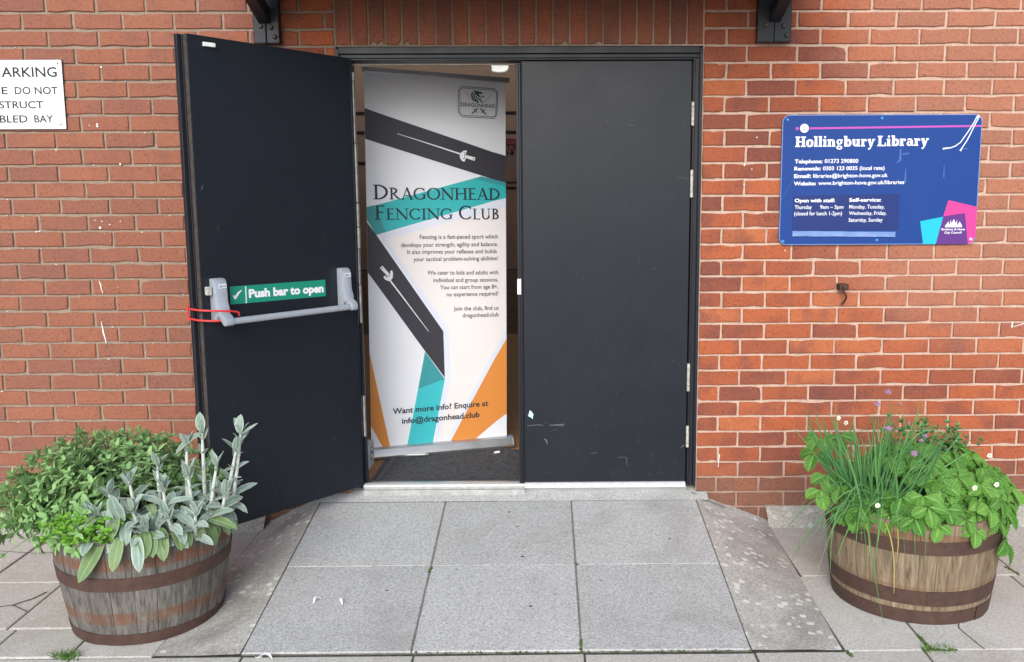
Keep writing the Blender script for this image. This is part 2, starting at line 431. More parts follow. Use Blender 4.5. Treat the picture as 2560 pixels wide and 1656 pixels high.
def serif_glyph(ch):
    T, t, S = .155, .070, .055
    def stem(x, y0=0, y1=1, w=T, s0=1, s1=1):
        r = [([(x, y0), (x, y1)], w)]
        if s0: r.append(([(x - .17, y0 + S / 2), (x + .17, y0 + S / 2)], S))
        if s1: r.append(([(x - .17, y1 - S / 2), (x + .17, y1 - S / 2)], S))
        return r
    arms = lambda ys: [([(.17, y), (x, y)], t) for y, x in ys] + [([(x, y - .08), (x, y + .08)], .045) for y, x in ys]
    return {
        'D': (.90, stem(.17) + [arc(.2, .5, .60, .472, 90, -90, T, t)]),
        'R': (.84, stem(.17) + [arc(.2, .735, .33, .237, 90, -90, T, t), ([(.30, .5), (.55, .2), (.82, .02)], [.10, .14, .07])]),
        'A': (.88, [([(.10, 0), (.43, 1)], t), ([(.42, 1.02), (.77, 0)], T), ([(.2, .33), (.64, .33)], t), ([(0, .02), (.22, .02)], S), ([(.62, .02), (.92, .02)], S)]),
        'G': (.95, [arc(.48, .5, .42, .475, 42, 318, T, t), ([(.80, .06), (.80, .42)], T), ([(.64, .42), (.95, .42)], S), ([(.80, .72), (.80, .94)], .05)]),
        'O': (1.02, [arc(.51, .5, .43, .475, 0, 360, T, t, 28)]),
        'N': (1.0, stem(.15, w=t, s1=0) + stem(.86, w=t, s0=0) + [([(.10, 1), (.86, 0)], T), ([(0, .98), (.2, .98)], S)]),
        'H': (.98, stem(.17) + stem(.81) + [([(.17, .52), (.81, .52)], t)]),
        'E': (.66, stem(.17) + arms([(.97, .54), (.52, .48), (.03, .60)])),
        'F': (.62, stem(.17) + arms([(.97, .56), (.52, .48)])),
        'L': (.64, stem(.17) + arms([(.03, .60)])),
        'C': (.88, [arc(.48, .5, .42, .475, 45, 315, T, t), ([(.79, .72), (.79, .95)], .05), ([(.79, .10), (.80, .22)], .05)]),
        'I': (.36, stem(.18)),
        'U': (.92, [([(.18, 1), (.18, .35)], T), arc(.455, .35, .275, .32, 180, 360, T, .08), ([(.73, .35), (.73, 1)], .07), ([(.02, .98), (.34, .98)], S), ([(.60, .98), (.88, .98)], S)]),
        'B': (.74, stem(.17) + [arc(.2, .755, .30, .218, 90, -90, T, t), arc(.2, .275, .37, .245, 90, -90, T, t)]),
        ' ': (.30, []),
    }[ch]
def slab_glyph(ch):
    T, t, S, x = .255, .135, .125, .70
    def stem(cx, y0, y1, w=T, s0=.36, s1=.36, left=False):
        r = [([(cx, y0), (cx, y1)], w)]
        if s0: r.append(([(cx - s0 / 2, y0 + S / 2), (cx + s0 / 2, y0 + S / 2)], S))
        if s1: r.append(([(cx - (s1 / 2 if not left else .2), y1 - S / 2), (cx + (s1 / 2 if not left else .05), y1 - S / 2)], S))
        return r
    bowl = lambda cx: [arc(cx, .35, .235, .30, 0, 360, T, t, 22)]
    return {
        'H': (1.02, stem(.24, 0, 1, s0=.46, s1=.46) + stem(.78, 0, 1, s0=.46, s1=.46) + [([(.24, .5), (.78, .5)], .12)]),
        'o': (.70, bowl(.35)),
        'l': (.40, stem(.2, 0, 1.02, left=True)),
        'i': (.40, stem(.2, 0, x, left=True) + [arc(.2, .92, .055, .055, 0, 360, .11, .11, 10)]),
        'n': (.82, stem(.2, 0, x, left=True) + [arc(.40, .42, .20, .22, 170, 0, T, .13), ([(.60, .44), (.60, .08)], T), ([(.44, S / 2), (.79, S / 2)], S)]),
        'g': (.68, [arc(.31, .45, .19, .20, 0, 360, .19, .1, 18), arc(.32, -.10, .22, .13, 0, 360, .14, .10, 18), ([(.47, .60), (.62, .66)], .11), ([(.18, .2), (.2, .06)], .1)]),
        'b': (.76, stem(.2, 0, 1.02, s0=0, left=True) + [arc(.43, .35, .205, .29, 0, 360, T, t, 22)]),
        'u': (.82, [([(.2, x), (.2, .3)], T), arc(.39, .30, .19, .22, 180, 360, T, .13), ([(.6, 0), (.6, x)], T), ([(.03, x - S / 2), (.25, x - S / 2)], S), ([(.42, x - S / 2), (.65, x - S / 2)], S), ([(.6, S / 2), (.78, S / 2)], S)]),
        'r': (.60, stem(.2, 0, x, s0=.4, left=True) + [arc(.42, .44, .18, .19, 165, 60, .14, .14), arc(.50, .55, .04, .04, 0, 360, .1, .1, 10)]),
        'y': (.74, [([(.16, x), (.38, .02)], T), ([(.60, x), (.38, .02), (.24, -.24), (.10, -.24)], [.12, .12, .13, .16]), ([(.02, x - S / 2), (.33, x - S / 2)], S), ([(.47, x - S / 2), (.74, x - S / 2)], S)]),
        'a': (.70, [arc(.30, .46, .20, .19, 150, 0, .17, .12), ([(.50, .48), (.50, .08)], T), arc(.29, .22, .17, .165, 30, 330, .18, .11), ([(.5, .06), (.68, .06)], .11)]),
        'L': (.84, stem(.24, 0, 1, s0=.46, s1=.46) + [([(.24, .06), (.76, .06)], .12), ([(.76, 0), (.76, .34)], .11)]),
        ' ': (.28, []),
    }[ch]
def glyphs(g, body, x0, x1, y0, y1, cap, m, F, fn, sizes=None, gap=.06):
    """F(p, q, lift); every stroke is lifted a hair more than the one before"""
    tot = 0; place = []
    for i, ch in enumerate(body):
        sc = sizes[i] if sizes else 1.0
        w, st = fn(ch); place.append((tot, sc, st)); tot += (w + gap) * sc
    k = (x1 - x0) / tot
    j = 0
    for off, sc, st in place:
        for pts, ws in st:
            P = [(x0 + (off + p * sc) * k, y0 + (y1 - y0) * (off + p * sc) / tot + q * sc * cap) for p, q in pts]
            kk = (k + cap) / 2 * sc
            wv = [w * kk for w in ws] if hasattr(ws, '__len__') else ws * kk
            lift = .00012 * (j % 5); j += 1
            stroke(g, P, wv, m, lambda p, q: F(p, q, lift))
# ------------------------------------------------------------------ ground: paving, ramp
def slab(g, corners, m, thick=.04, gap=(.004, .004), tilt=.002, e=.005):
    """a paving slab from four plan corners (x, y, z), edges eased"""
    c = sum((Vector(p) for p in corners), Vector()) / 4
    g.cur = (random.random(), random.random(), 0)
    P = []
    for p in corners:
        p = Vector(p); d = Vector(((c.x - p.x), (c.y - p.y), 0)); 
        q = p + Vector((math.copysign(gap[0], d.x), math.copysign(gap[1], d.y), rnd(-tilt, tilt)))
        P.append(q)
    inn = [q + Vector((math.copysign(e, c.x - q.x), math.copysign(e, c.y - q.y), 0)) for q in P]
    low = [q - Vector((0, 0, .003)) for q in P]; bot = [q - Vector((0, 0, thick)) for q in P]
    n = 4
    g.add(inn + low + bot, [(0, 1, 2, 3)] + [(4 + i, 4 + (i + 1) % 4, (i + 1) % 4, i) for i in range(4)] + [(8 + i, 8 + (i + 1) % 4, 4 + (i + 1) % 4, 4 + i) for i in range(4)], m)
    g.cur = (.5, .5, 0)

g = G()
g.add([(-60, -4.3, -.006), (60, -4.3, -.006), (60, .2, -.006), (-60, .2, -.006)], [(0, 1, 2, 3)], 'joint')
g.add([(-60, -120, -.02), (60, -120, -.02), (60, -4.301, -.02), (-60, -4.301, -.02)], [(0, 1, 2, 3)], 'asphalt')
struct(g.build('ground'))
g = G()
def row(y0, y1, xs, skip=lambda a, b: False):
    for a, b in zip(xs, xs[1:]):
        if skip(a, b): continue
        slab(g, [(a, y1, 0), (b, y1, 0), (b, y0, 0), (a, y0, 0)], 'paving')
xr = [1.15, 1.44, 2.07, 2.67, 3.27, 3.87, 4.47, 5.07, 5.67]
row(-.066, -.64, [1.15, 2.07, 2.67, 3.27, 3.87, 4.47, 5.07, 5.67])
row(-.64, -1.28, [1.13, 1.43, 2.03, 2.63, 3.23, 3.83, 4.43, 5.03])
row(-.066, -.64, [-5.8, -5.2, -4.6, -4.0, -3.4, -2.86, -2.26, -1.80, -1.28])
row(-.64, -1.06, [-5.5, -4.9, -4.3, -3.7, -3.1, -2.5, -1.93, -1.60, -1.30])
row(-1.06, -1.28, [-5.5, -4.9, -4.3, -3.7, -3.1, -2.5, -1.89, -1.60, -1.30])
for j in range(5):
    y = -1.28 - .6 * j
    o = -.985 if j % 2 == 0 else -.69
    row(y, y - .6, [o + .598 * i for i in range(-8, 10)])
# cracks across the old slabs on the left
for pts, w in (([(-2.5, -.28), (-2.22, -.33), (-2.02, -.30), (-1.85, -.36)], .005), ([(-2.5, -.86), (-2.30, -.82), (-2.14, -.90), (-2.02, -.86), (-1.93, -.92)], .006),
               ([(-2.02, -.86), (-1.97, -.80), (-1.95, -.74)], .008), ([(1.62, -1.28), (1.60, -1.12), (1.66, -.98)], .004)):
    stroke(g, pts, w, 'joint', lambda p, q: (p, q, .0035))
struct(g.build('pavement'))

RX = [-.998 + .6 * i for i in range(4)]
RY0, RZ0, SLOPE = -.064, .139, .0690 / .6
rz = lambda y: max(.004, RZ0 + (y - RY0) * SLOPE)
g = G()
g.add([(RX[0], RY0, RZ0 - .003), (RX[3], RY0, RZ0 - .003), (RX[3], -1.268, -.002), (RX[0], -1.268, -.002)], [(0, 3, 2, 1)], 'grout')
for j in range(2):
    ya, yb = RY0 - .6 * j, RY0 - .6 * (j + 1)
    for i in range(3):
        slab(g, [(RX[i], yb, rz(yb)), (RX[i + 1], yb, rz(yb)), (RX[i + 1], ya, rz(ya)), (RX[i], ya, rz(ya))], 'slab', .03, (.0035, .0016), .0012, .003)
# top strip in front of the threshold
g.cur = (.35, .3, 0)
g.add([(-1.05, RY0, RZ0), (.86, RY0, RZ0), (.86, .06, RZ0 + .036), (-1.05, .06, RZ0 + .036)], [(0, 1, 2, 3)], 'slab')
# flared sides of rough old concrete
def flare(x0, xt, xb, s):
    N, K = 14, 6; vs = []
    for i in range(N + 1):
        y = RY0 + (-1.275 - RY0) * i / N
        zi = rz(y) + .001; xo = xt + (xb - xt) * i / N
        for k in range(K + 1):
            t = k / K; x = x0 + (xo - x0) * t
            z = zi * (1 - t) + .001 + .004 * noise.noise((x * 9, y * 9, 3)) * (t * (1 - t) * 4)
            vs.append((x, y, max(z, .0015)))
    fs = []
    for i in range(N):
        for k in range(K):
            a = i * (K + 1) + k; q = (a, a + 1, a + K + 2, a + K + 1); fs.append(q if s < 0 else q[::-1])
    g.add(vs, fs, 'flare')
    # the part between the strip and the wall
    g.add([(x0, RY0, RZ0 + .001), (xt, RY0, .002), (xt, .012, .015), (x0, .012, RZ0 + .015)], [(0, 1, 2, 3) if s > 0 else (3, 2, 1, 0)], 'flare')
g.cur = (.5, .5, 0)
flare(RX[3] - .001, 1.16, 1.12, 1); flare(RX[0] + .001, -1.28, -1.30, -1)
struct(g.build('ramp'))
# concrete haunch along the foot of the wall
g = G()
for a, b in ((-6, -1.27), (1.15, 6)):
    n = int((b - a) / .3); x = a
    for i in range(n):
        x2 = a + (b - a) * (i + 1) / n; g.cur = (rnd(.2, .8), .5, 0)
        g.add([(x, .004, .082), (x2, .004, .082), (x2, -.050, .036), (x, -.050, .036), (x2, -.074, -.004), (x, -.074, -.004)], [(3, 2, 1, 0), (5, 4, 2, 3)], 'haunch')
        x = x2
struct(g.build('kerb'))

# ------------------------------------------------------------------ the library building
lib = thing('library_building', 'red brick library front with black double doors under a canopy', 'building', (0, 0, 0))
OX0, OX1, OZ = -.861, .806, 2.255      # door opening
ZJ = lambda k: .08 + (29 - k) * .075   # bed joints, k = 0 level with the opening's head
def brick(g, x0, x1, z0, z1, kind=0.0):
    j = rnd(-.0015, .0015); e = .0028; c = (random.random(), random.random(), kind)
    q = lambda: rnd(-.0012, .0012)
    n1 = 4
    P = [(x0 + (x1 - x0) * t / n1, z0) for t in range(n1)] + [(x1, z0), (x1, (z0 + z1) / 2)] + [(x1 - (x1 - x0) * t / n1, z1) for t in range(n1)] + [(x0, z1), (x0, (z0 + z1) / 2)]
    cx, cz = (x0 + x1) / 2, (z0 + z1) / 2; n = len(P)
    P = [(x + q() * 1.3, z + q() * 1.3) for x, z in P]
    for t in range(random.choice((0, 0, 0, 1, 1, 2))):      # a chipped corner or edge
        a = random.randrange(n); P[a] = (P[a][0] + (cx - P[a][0]) * .03, P[a][1] + (cz - P[a][1]) * .16)
    inn = [(x + math.copysign(min(e, abs(cx - x)), cx - x) if abs(cx - x) > .01 else x, j + rnd(-.0004, .0004), z + (math.copysign(e, cz - z) if abs(cz - z) > .01 else 0)) for x, z in P]
    out = [(x, j + .0035, z) for x, z in P]; bk = [(x, .03, z) for x, z in P]
    fs = [tuple(range(n))]
    for i in range(n):
        m = (i + 1) % n
        fs += [(n + i, n + m, m, i), (2 * n + i, 2 * n + m, n + m, n + i)]
    g.add(inn + out + bk, fs, 'brick', [c] * (3 * n))
g = G(); MJ = .0115
g.cur = (.5, .5, 0)
for lo, hi in (((-7, .0085, -.05), (OX0, .30, 6.0)), ((OX1, .0085, -.05), (7, .30, 6.0)), ((OX0, .0085, OZ), (OX1, .30, 6.0))): g.box(lo, hi, 'mortar')
def course(k, xs, kind):
    z0, z1 = ZJ(k + 1) + MJ / 2, ZJ(k) - MJ / 2
    for a, b in zip(xs, xs[1:]):
        brick(g, a + MJ / 2, b - MJ / 2, z0 + rnd(-.001, .001), z1 + rnd(-.001, .001), kind)
def perps(first, lo, hi, ends):
    a = []; n0 = math.ceil((lo + .03 - first) / .225)
    x = first + n0 * .225
    while x < hi - .03:
        a.append(x + rnd(-.0045, .0045)); x += .225
    return [lo] + a + [hi]
for k in range(-50, 30):
    even = k % 2 == 0
    kind = (0, .85, 1.0)[(k >= 27) + (k >= 28)]
    if k == 26: kind = .35
    if k >= 0 or k < -3:
        pass
    top = ZJ(k) <= OZ + .001          # beside the opening
    soldier = -3 <= k < 0
    if top or soldier:
        course(k, perps(-2.257 if even else -2.373, -6.9, OX0 - (0 if top else .0), None), kind)
        if even: xs = [OX1] + perps(1.008, OX1 + .1, 6.9, None)[1:]
        else: xs = [OX1, .91 + rnd(-.004, .004)] + perps(1.115, 1.0, 6.9, None)[1:]
        course(k, xs, kind)
    else:
        course(k, perps(0 if even else .1125, -6.9, 6.9, None), kind)
# spatter of white paint and droppings on the brick, as in the photo
def blob(g, x, z, rx, rz_, m='spatter', y=-.0022):
    n = 9; ph = rnd(0, 6)
    P = [(x + rx * math.cos(2 * math.pi * i / n) * rnd(.75, 1.15), z + rz_ * math.sin(2 * math.pi * i / n) * rnd(.75, 1.15)) for i in range(n)]
    vs = [(p, y, q) for p, q in P] + [(x + (p - x) * 1.25, y + .004, z + (q - z) * 1.25) for p, q in P]
    g.add(vs, [list(range(n))] + [(n + i, n + (i + 1) % n, (i + 1) % n, i) for i in range(n)], m)
for x, z, a, b in ((-1.918, 2.168, .005, .003), (-1.955, 1.915, .004, .006), (-1.955, 1.905, .004, .004), (-1.99, 1.91, .003, .002), (-1.862, 1.735, .004, .004), (-1.975, 1.445, .0055, .0055), (-1.965, 1.475, .003, .003), (-2.257, 1.43, .004, .002), (-2.27, 1.428, .005, .003),
                   (-1.93, 1.46, .003, .003), (-1.88, 1.475, .003, .002), (-1.995, 1.48, .003, .002), (-2.15, 1.80, .003, .003), (1.06, 1.845, .004, .003), (1.005, 1.72, .003, .006), (1.04, 1.70, .003, .003), (1.005, 1.63, .003, .003), (1.205, 1.325, .003, .003)):
    blob(g, x, z, a, b)
for i in range(90):
    k = random.choice(range(0, 27)); x = rnd(-2.5, -1.3)
    blob(g, x, ZJ(k) + rnd(-.006, .004), rnd(.001, .0045), rnd(.0008, .0022), y=-.0005)
for i in range(24):
    blob(g, random.choice((rnd(-2.5, -1.3), rnd(1.0, 2.5))), rnd(.3, 2.4), rnd(.0008, .002), rnd(.0008, .002), y=-.0022)
for i in range(25):
    blob(g, rnd(1.7, 2.5), ZJ(random.choice(range(3, 22))) + rnd(-.005, .004), rnd(.001, .003), rnd(.001, .002), y=-.0005)
FW = lambda p, q: (p, -.0026, q)
for pts, w in (([(-1.998, 1.20), (-1.992, 1.185), (-1.99, 1.165), (-1.984, 1.14)], [.002, .005, .004, .002]), ([(-2.002, 1.01), (-1.998, .985), (-1.995, .955), (-1.988, .925), (-1.985, .905)], [.002, .004, .007, .005, .003]),
               ([(2.385, .985), (2.30, .958)], [.005, .002]), ([(2.295, .985), (2.294, .955)], [.004, .007]), ([(.918, .345), (.915, .305), (.913, .28)], [.006, .003, .002])):
    stroke(g, pts, w, 'spatter', FW)
g.build('brick_wall', lib)
# soldier course over the door
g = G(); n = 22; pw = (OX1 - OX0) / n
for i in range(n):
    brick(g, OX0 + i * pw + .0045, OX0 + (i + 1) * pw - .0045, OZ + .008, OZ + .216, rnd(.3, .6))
for q in range(len(g.c)): g.c[q] = (g.c[q][0] * .5, g.c[q][1], g.c[q][2])  # soldier bricks browned and darkened: grime plus canopy shade put into the colour
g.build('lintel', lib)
# canopy and its brackets
g = G(); CZ = lambda y: 2.66 + y * .16      # monopitch roof falling to the front
CF = lambda x, y, z: (x, y, CZ(y) + z)
g.box((-1.24, -.70, .0), (1.215, -.002, .03), 'timber', CF); g.box((-1.25, -.735, -.07), (1.225, -.701, .09), 'timber', CF); g.box((-1.24, -.70, .033), (1.215, -.003, .08), 'timber', CF)
for x in (-1.2, -.75, -.15, .45, 1.15): g.box((x - .022, -.698, -.075), (x + .022, -.006, -.003), 'timber', CF)
for x in (-1.238, 1.205): g.box((x, -.698, -.10), (x + .009, -.004, -.001), 'timber', CF)
g.build('canopy_roof', lib, .003)
def bracket(xa, xb, z0, cx):
    b = G()
    b.box((xa, -.045, z0), ((xa + xb) / 2 - .001, -.001, 2.49), 'timber'); b.box(((xa + xb) / 2 + .001, -.043, z0 + .001), (xb, -.001, 2.49), 'timber')
    w = .026
    path = [(-.044, z0 + .085), (-.044, z0 + .155), (-.36, 2.515), (-.50, 2.505)]
    b.prism(path, cx - w, cx + w, 'timber', lambda p, q, t: (t, p, q))
    o = b.build('bracket', lib, .004)
    for bx, bz in ((xa + .035, z0 + .075), (xb - .035, z0 + .07), (xb - .02, z0 + .03)):
        q = G(); q.lathe([(0, .012), (.008, .011), (.011, .006), (.012, 0)], (0, 0, 0), 'wornedge', 10)
        q.v = [(bx + x, -.044 - z, bz + y) for x, y, z in q.v]
        q.build('bolt', o, smooth=True)
bracket(-1.213, -1.098, 2.262, -1.160); bracket(1.040, 1.192, 2.262, 1.116)

# door frame
g = G()
def jamb(xo, xi, s):
    a, b = sorted((xo, xi)); w = b - a
    g.box((a, .012, .186), (b, .12, OZ - .010), 'frame')
    if s > 0: g.box((b - .014, -.004, .187), (b - .001, .011, OZ - .010), 'frame'); g.box((a + .008, .004, .188), (b - .017, .011, 2.20), 'frame')
    else: g.box((a + .001, -.004, .187), (a + .016, .011, OZ - .010), 'frame'); g.box((a + .020, .004, .188), (b - .006, .011, 2.20), 'frame')
jamb(.806, .764, 1); jamb(-.861, -.800, -1)
g.box((-.799, .012, 2.195), (.763, .12, OZ - .010), 'frame'); g.box((-.845, -.005, 2.222), (.790, .011, OZ - .003), 'frame'); g.box((-.838, .002, 2.203), (.784, .0115, 2.219), 'frame')
g.box((-.798, .05, 2.176), (-.05, .056, 2.184), 'wornlight')
# pale chipped stop on the left jamb
zz = .19
while zz < 2.15:
    z2 = min(2.15, zz + rnd(.08, .3)); w = rnd(.008, .016)
    g.box((-.799, .045, zz), (-.799 + w, .062, z2 - .001), 'chipwhite' if random.random() < .8 else 'frame'); zz = z2
fr = g.build('door_frame', lib, .002)
g = G(); g.prism([(-.156, 2.170), (-.078, 2.170), (-.078, 2.154), (-.092, 2.142), (-.12, 2.139), (-.154, 2.143)], -.004, .03, 'whiteplastic', lambda p, q, t: (p, t, q)); g.build('door_contact', fr, .003)
g = G()
g.box((-.799, -.012, .152), (-.02, .05, .178), 'sill'); g.box((-.799, .000, .1785), (-.02, .030, .190), 'sill'); g.box((-.799, -.003, .1905), (-.02, .030, .205), 'weather'); g.box((-.799, .031, .1785), (-.02, .095, .190), 'alu')
g.box((-.019, .01, .150), (.764, .09, .184), 'alu')
g.build('threshold', lib, .002)

# closed right leaf
def scratches(g, F, n, s0, s1, z0, z1, m='scratch'):
    for i in range(n):
        s, z = rnd(s0, s1), z0 + (z1 - z0) * random.random() ** 1.6
        L = random.choice((.002, .003, .004, .006, .012, .02, .03)); a = rnd(-1.6, 1.6); b = a + rnd(-.8, .8)
        w = rnd(.0004, .0014) if L > .005 else rnd(.0015, .003)
        p = [(s, z), (s + L / 2 * math.cos(a), z + L / 2 * math.sin(a)), (s + L / 2 * math.cos(a) + L / 2 * math.cos(b), z + L / 2 * math.sin(a) + L / 2 * math.sin(b))]
        stroke(g, p, [w * .3, w, w * .3], m, F)
g = G(); DX0, DX1 = -.020, .757
g.box((DX0, .010, .206), (DX1, .055, 2.190), 'door')
FD = lambda p, q: (p, .0094, q)
scratches(g, FD, 120, DX0 + .02, DX1 - .02, .24, 2.0)
for pts, w in (([(-.008, .489), (.05, .494), (.07, .490)], .003), ([(.10, .491), (.16, .493), (.172, .492)], [.004, .007, .003]), ([(.075, .425), (.085, .415), (.09, .395)], [.004, .008, .002]), ([(.50, 1.9), (.47, 1.903)], .0015),
               ([(.70, 1.67), (.73, 1.66), (.752, 1.655)], .0015), ([(.735, .375), (.742, .385), (.748, .389)], .004), ([(.43, .33), (.47, .33)], .002), ([(.47, .33), (.475, .29)], .002), ([(.30, .35), (.33, .355)], .002)):
    stroke(g, pts, w, 'scratch', FD)
rleaf = g.build('door', lib, .0025)
rleaf['label'] = 'closed black flush door leaf with white weather bar'
g = G(); g.box((-.046, .006, .190), (-.034, .05, 2.178), 'frame'); g.box((-.0335, .000, .186), (-.0255, .05, 2.180), 'frame'); g.box((-.025, .008, .195), (-.0205, .05, 2.182), 'dark')
g.build('edge_strip', rleaf, .0015)
g = G(); g.prism([(.0085, .209), (-.004, .208), (-.016, .199), (-.016, .187), (.0085, .187)], DX0, .755, 'weather', lambda p, q, t: (t, p, q)); g.build('weather_bar', rleaf, .001)
for z0, z1 in ((1.898, 2.006), (1.572, 1.699), (.656, .791), (.381, .487)):
    q = G(); n = 5
    for i in range(n):
        a, b = z0 + (z1 - z0) * i / n, z0 + (z1 - z0) * (i + 1) / n
        q.lathe([(0, a + .001), (.0075, a + .001), (.0075, b - .001), (0, b - .001)], (.7625, -.001, 0), 'hinge', 12)
    q.box((.7585, .0015, z0 + .004), (.7665, .0095, z1 - .004), 'hinge')
    q.build('hinge', rleaf, smooth=True)
g = G(); g.box((-.0475, -.004, 1.125), (-.030, .0, 1.198), 'whiteplastic'); g.build('strike_plate', rleaf, .0015)

# the open left leaf: local axes s (hinge to free edge), n (out of the inner face), z
A40 = R(40); HG = Vector((-.794, -.012, 0)); DS = Vector((-math.sin(A40), -math.cos(A40), 0)); DN = Vector((math.cos(A40), -math.sin(A40), 0))
LF = lambda s, n, z: tuple(HG + DS * s + DN * n + Vector((0, 0, z)))
LT = lambda s, z, lift=0: LF(s, .0007 + lift, z)
g = G()
g.box((.004, -.055, .205), (.785, 0, 2.202), 'door', lambda p, n, z: LF(p, n, z + (.014 * p / .785 if z > 1 else 0)))
scratches(g, lambda p, q: LF(p, .0006, q), 85, .03, .75, .24, 1.6)
for pts, w in (([(.762, 1.616), (.757, 1.625), (.760, 1.63), (.752, 1.632)], [.003, .006, .004, .002]),):
    stroke(g, pts, w, 'scratch', lambda p, q: LF(p, .0006, q))
lleaf = g.build('door', lib, .0025)
lleaf['label'] = 'open black door leaf with a silver push bar'
g = G(); g.box((.7855, -.024, .206), (.789, -.001, 2.215), 'wornedge', LF); g.box((.7855, -.040, .206), (.7875, -.0245, 2.214), 'frame', LF); g.box((.788, -.034, .206), (.791, -.031, 2.214), 'frame', LF); g.box((.7855, -.062, .205), (.806, -.0405, 2.217), 'frame', LF)
g.build('edge_strip', lleaf, .001)
def housing(s0, s1):
    prof = [(.0005, 1.262), (.024, 1.262), (.036, 1.256), (.043, 1.244), (.046, 1.20), (.048, 1.165), (.056, 1.143), (.062, 1.128), (.055, 1.112), (.040, 1.100), (.036, 1.088), (.0005, 1.088)]
    q = G(); q.prism(prof, s0, s1, 'silver', lambda p, z, t: LF(t, p, z)); o = q.build('push_bar_housing', lleaf, .007, True); return o
housing(.697, .752); housing(.068, .118)
def arm(s0, s1):
    prof = [(.048, 1.140), (.060, 1.132), (.096, 1.110), (.104, 1.098), (.104, 1.080), (.094, 1.072), (.082, 1.076), (.058, 1.102), (.044, 1.112)]
    q = G(); q.prism(prof, s0, s1, 'silver', lambda p, z, t: LF(t, p, z)); return q.build('push_bar_arm', lleaf, .004, True)
arm(.708, .748); arm(.082, .116)
g = G(); pr = [(.091 + .010 * math.cos(t), 1.090 + .0135 * math.sin(t)) for t in [2 * math.pi * i / 16 for i in range(16)]]
g.prism(pr, .709, .115, 'silver', lambda p, z, t: LF(t, p, z)); g.build('push_bar', lleaf, 0, True)
for s0, s1 in ((.702, .738), (.073, .107)):
    g = G(); g.box((s0, .0468, 1.222), (s1, .0476, 1.240), 'bpale', LF); 
    for i in range(6): g.box((s0 + .003 + i * .0045, .0477, 1.228), (s0 + .006 + i * .0045, .0479, 1.2325), 'body', LF)
    stroke(g, arc(s1 - .009, 1.231, .0045, .0055, 20, 340, .0015, .0015, 10)[0], .0014, 'body', lambda p, q: LF(p, .0479, q))
    g.build('badge', lleaf)
g = G(); g.box((.7575, .006, 1.196), (.776, .030, 1.230), 'hinge', LF); g.build('latch', lleaf, .003)
g = G(); g.box((.672, .0005, 2.174), (.722, .012, 2.190), 'whiteplastic', LF); g.build('door_contact', lleaf, .002)

# ------------------------------------------------------------------ signs
g = G(); FP = lambda p, q, l=0: LF(p, .0022 + l, q)
g.box((.182, .0006, 1.139), (.661, .0018, 1.213), 'green', lambda s, n, z: LF(s, n, z + .004 + (.008 * (s - .42) / .48)))
zc = lambda s: (s - .42) / .48 * .012
g.flat([(.590, 1.146), (.585, 1.146), (.585, 1.217), (.590, 1.217)], 'white', FP)
stroke(g, [(.646, 1.184), (.639, 1.172)], [.006, .010], 'white', lambda p, q: LF(p, .0024, q)); stroke(g, [(.641, 1.167), (.634, 1.178), (.622, 1.192), (.607, 1.203)], [.006, .011, .009, .003], 'white', lambda p, q: LF(p, .0028, q))
text(g, 'Push bar to open', .574, .193, 1.166, 1.157, .0375, 'white', FP, .05)
# text runs toward smaller s on the door
o = g.build('push_bar_sign'); tag(o, 'green sticker reading Push bar to open on the open door', 'sign')

def rrect(x0, x1, z0, z1, r, n=6):
    P = []
    for cx, cz, a in ((x1 - r, z0 + r, -90), (x1 - r, z1 - r, 0), (x0 + r, z1 - r, 90), (x0 + r, z0 + r, 180)):
        P += [(cx + r * math.cos(R(a + 90 * i / n)), cz + r * math.sin(R(a + 90 * i / n))) for i in range(n + 1)]
    return P
FY = lambda y: (lambda p, q, l=0: (p, y - l, q))
ls = thing('library_sign', 'blue board with white library name, phone numbers and opening hours', 'sign', (1.63, 0, 1.35))
g = G()
g.prism(rrect(1.172, 2.090, 1.351, 1.945, .035), -.012, -.004, 'blue', lambda p, q, t: (p, t, q))
P0 = rrect(1.172, 2.090, 1.351, 1.945, .035); P1 = rrect(1.1755, 2.0865, 1.3545, 1.9415, .032); k = len(P0)
g.add([(p, -.0125, q) for p, q in P0] + [(p, -.0125, q) for p, q in P1], [(i, (i + 1) % k, k + (i + 1) % k, k + i) for i in range(k)], 'tape')
y = -.0130
stroke(g, [(1.233, 1.883), (2.087, 1.892)], .0085, 'line', FY(y)); stroke(g, [(1.236, 1.883), (1.243, 1.883)], .014, 'line', FY(y - .0003))
g.flat([(1.273 + .0245 * math.cos(t), 1.884 + .0245 * math.sin(t)) for t in [i * math.pi / 12 for i in range(24)]], 'blue', FY(y - .0006))
g.flat([(1.273 + .020 * math.cos(t), 1.884 + .020 * math.sin(t)) for t in [i * math.pi / 12 for i in range(24)]], 'white', FY(y - .001))
for pts in ([(1.266, 1.891), (1.272, 1.888), (1.278, 1.892)], [(1.268, 1.877), (1.274, 1.880), (1.279, 1.876)]): stroke(g, pts, .0028, 'purple', FY(y - .0014))
glyphs(g, 'Hollingbury', 1.233, 1.602, 1.800, 1.802, .047, 'white', FY(y), slab_glyph, None, .03)
glyphs(g, 'Library', 1.611, 1.849, 1.802, 1.804, .047, 'white', FY(y), slab_glyph, None, .03)
B = .028; b2 = .006
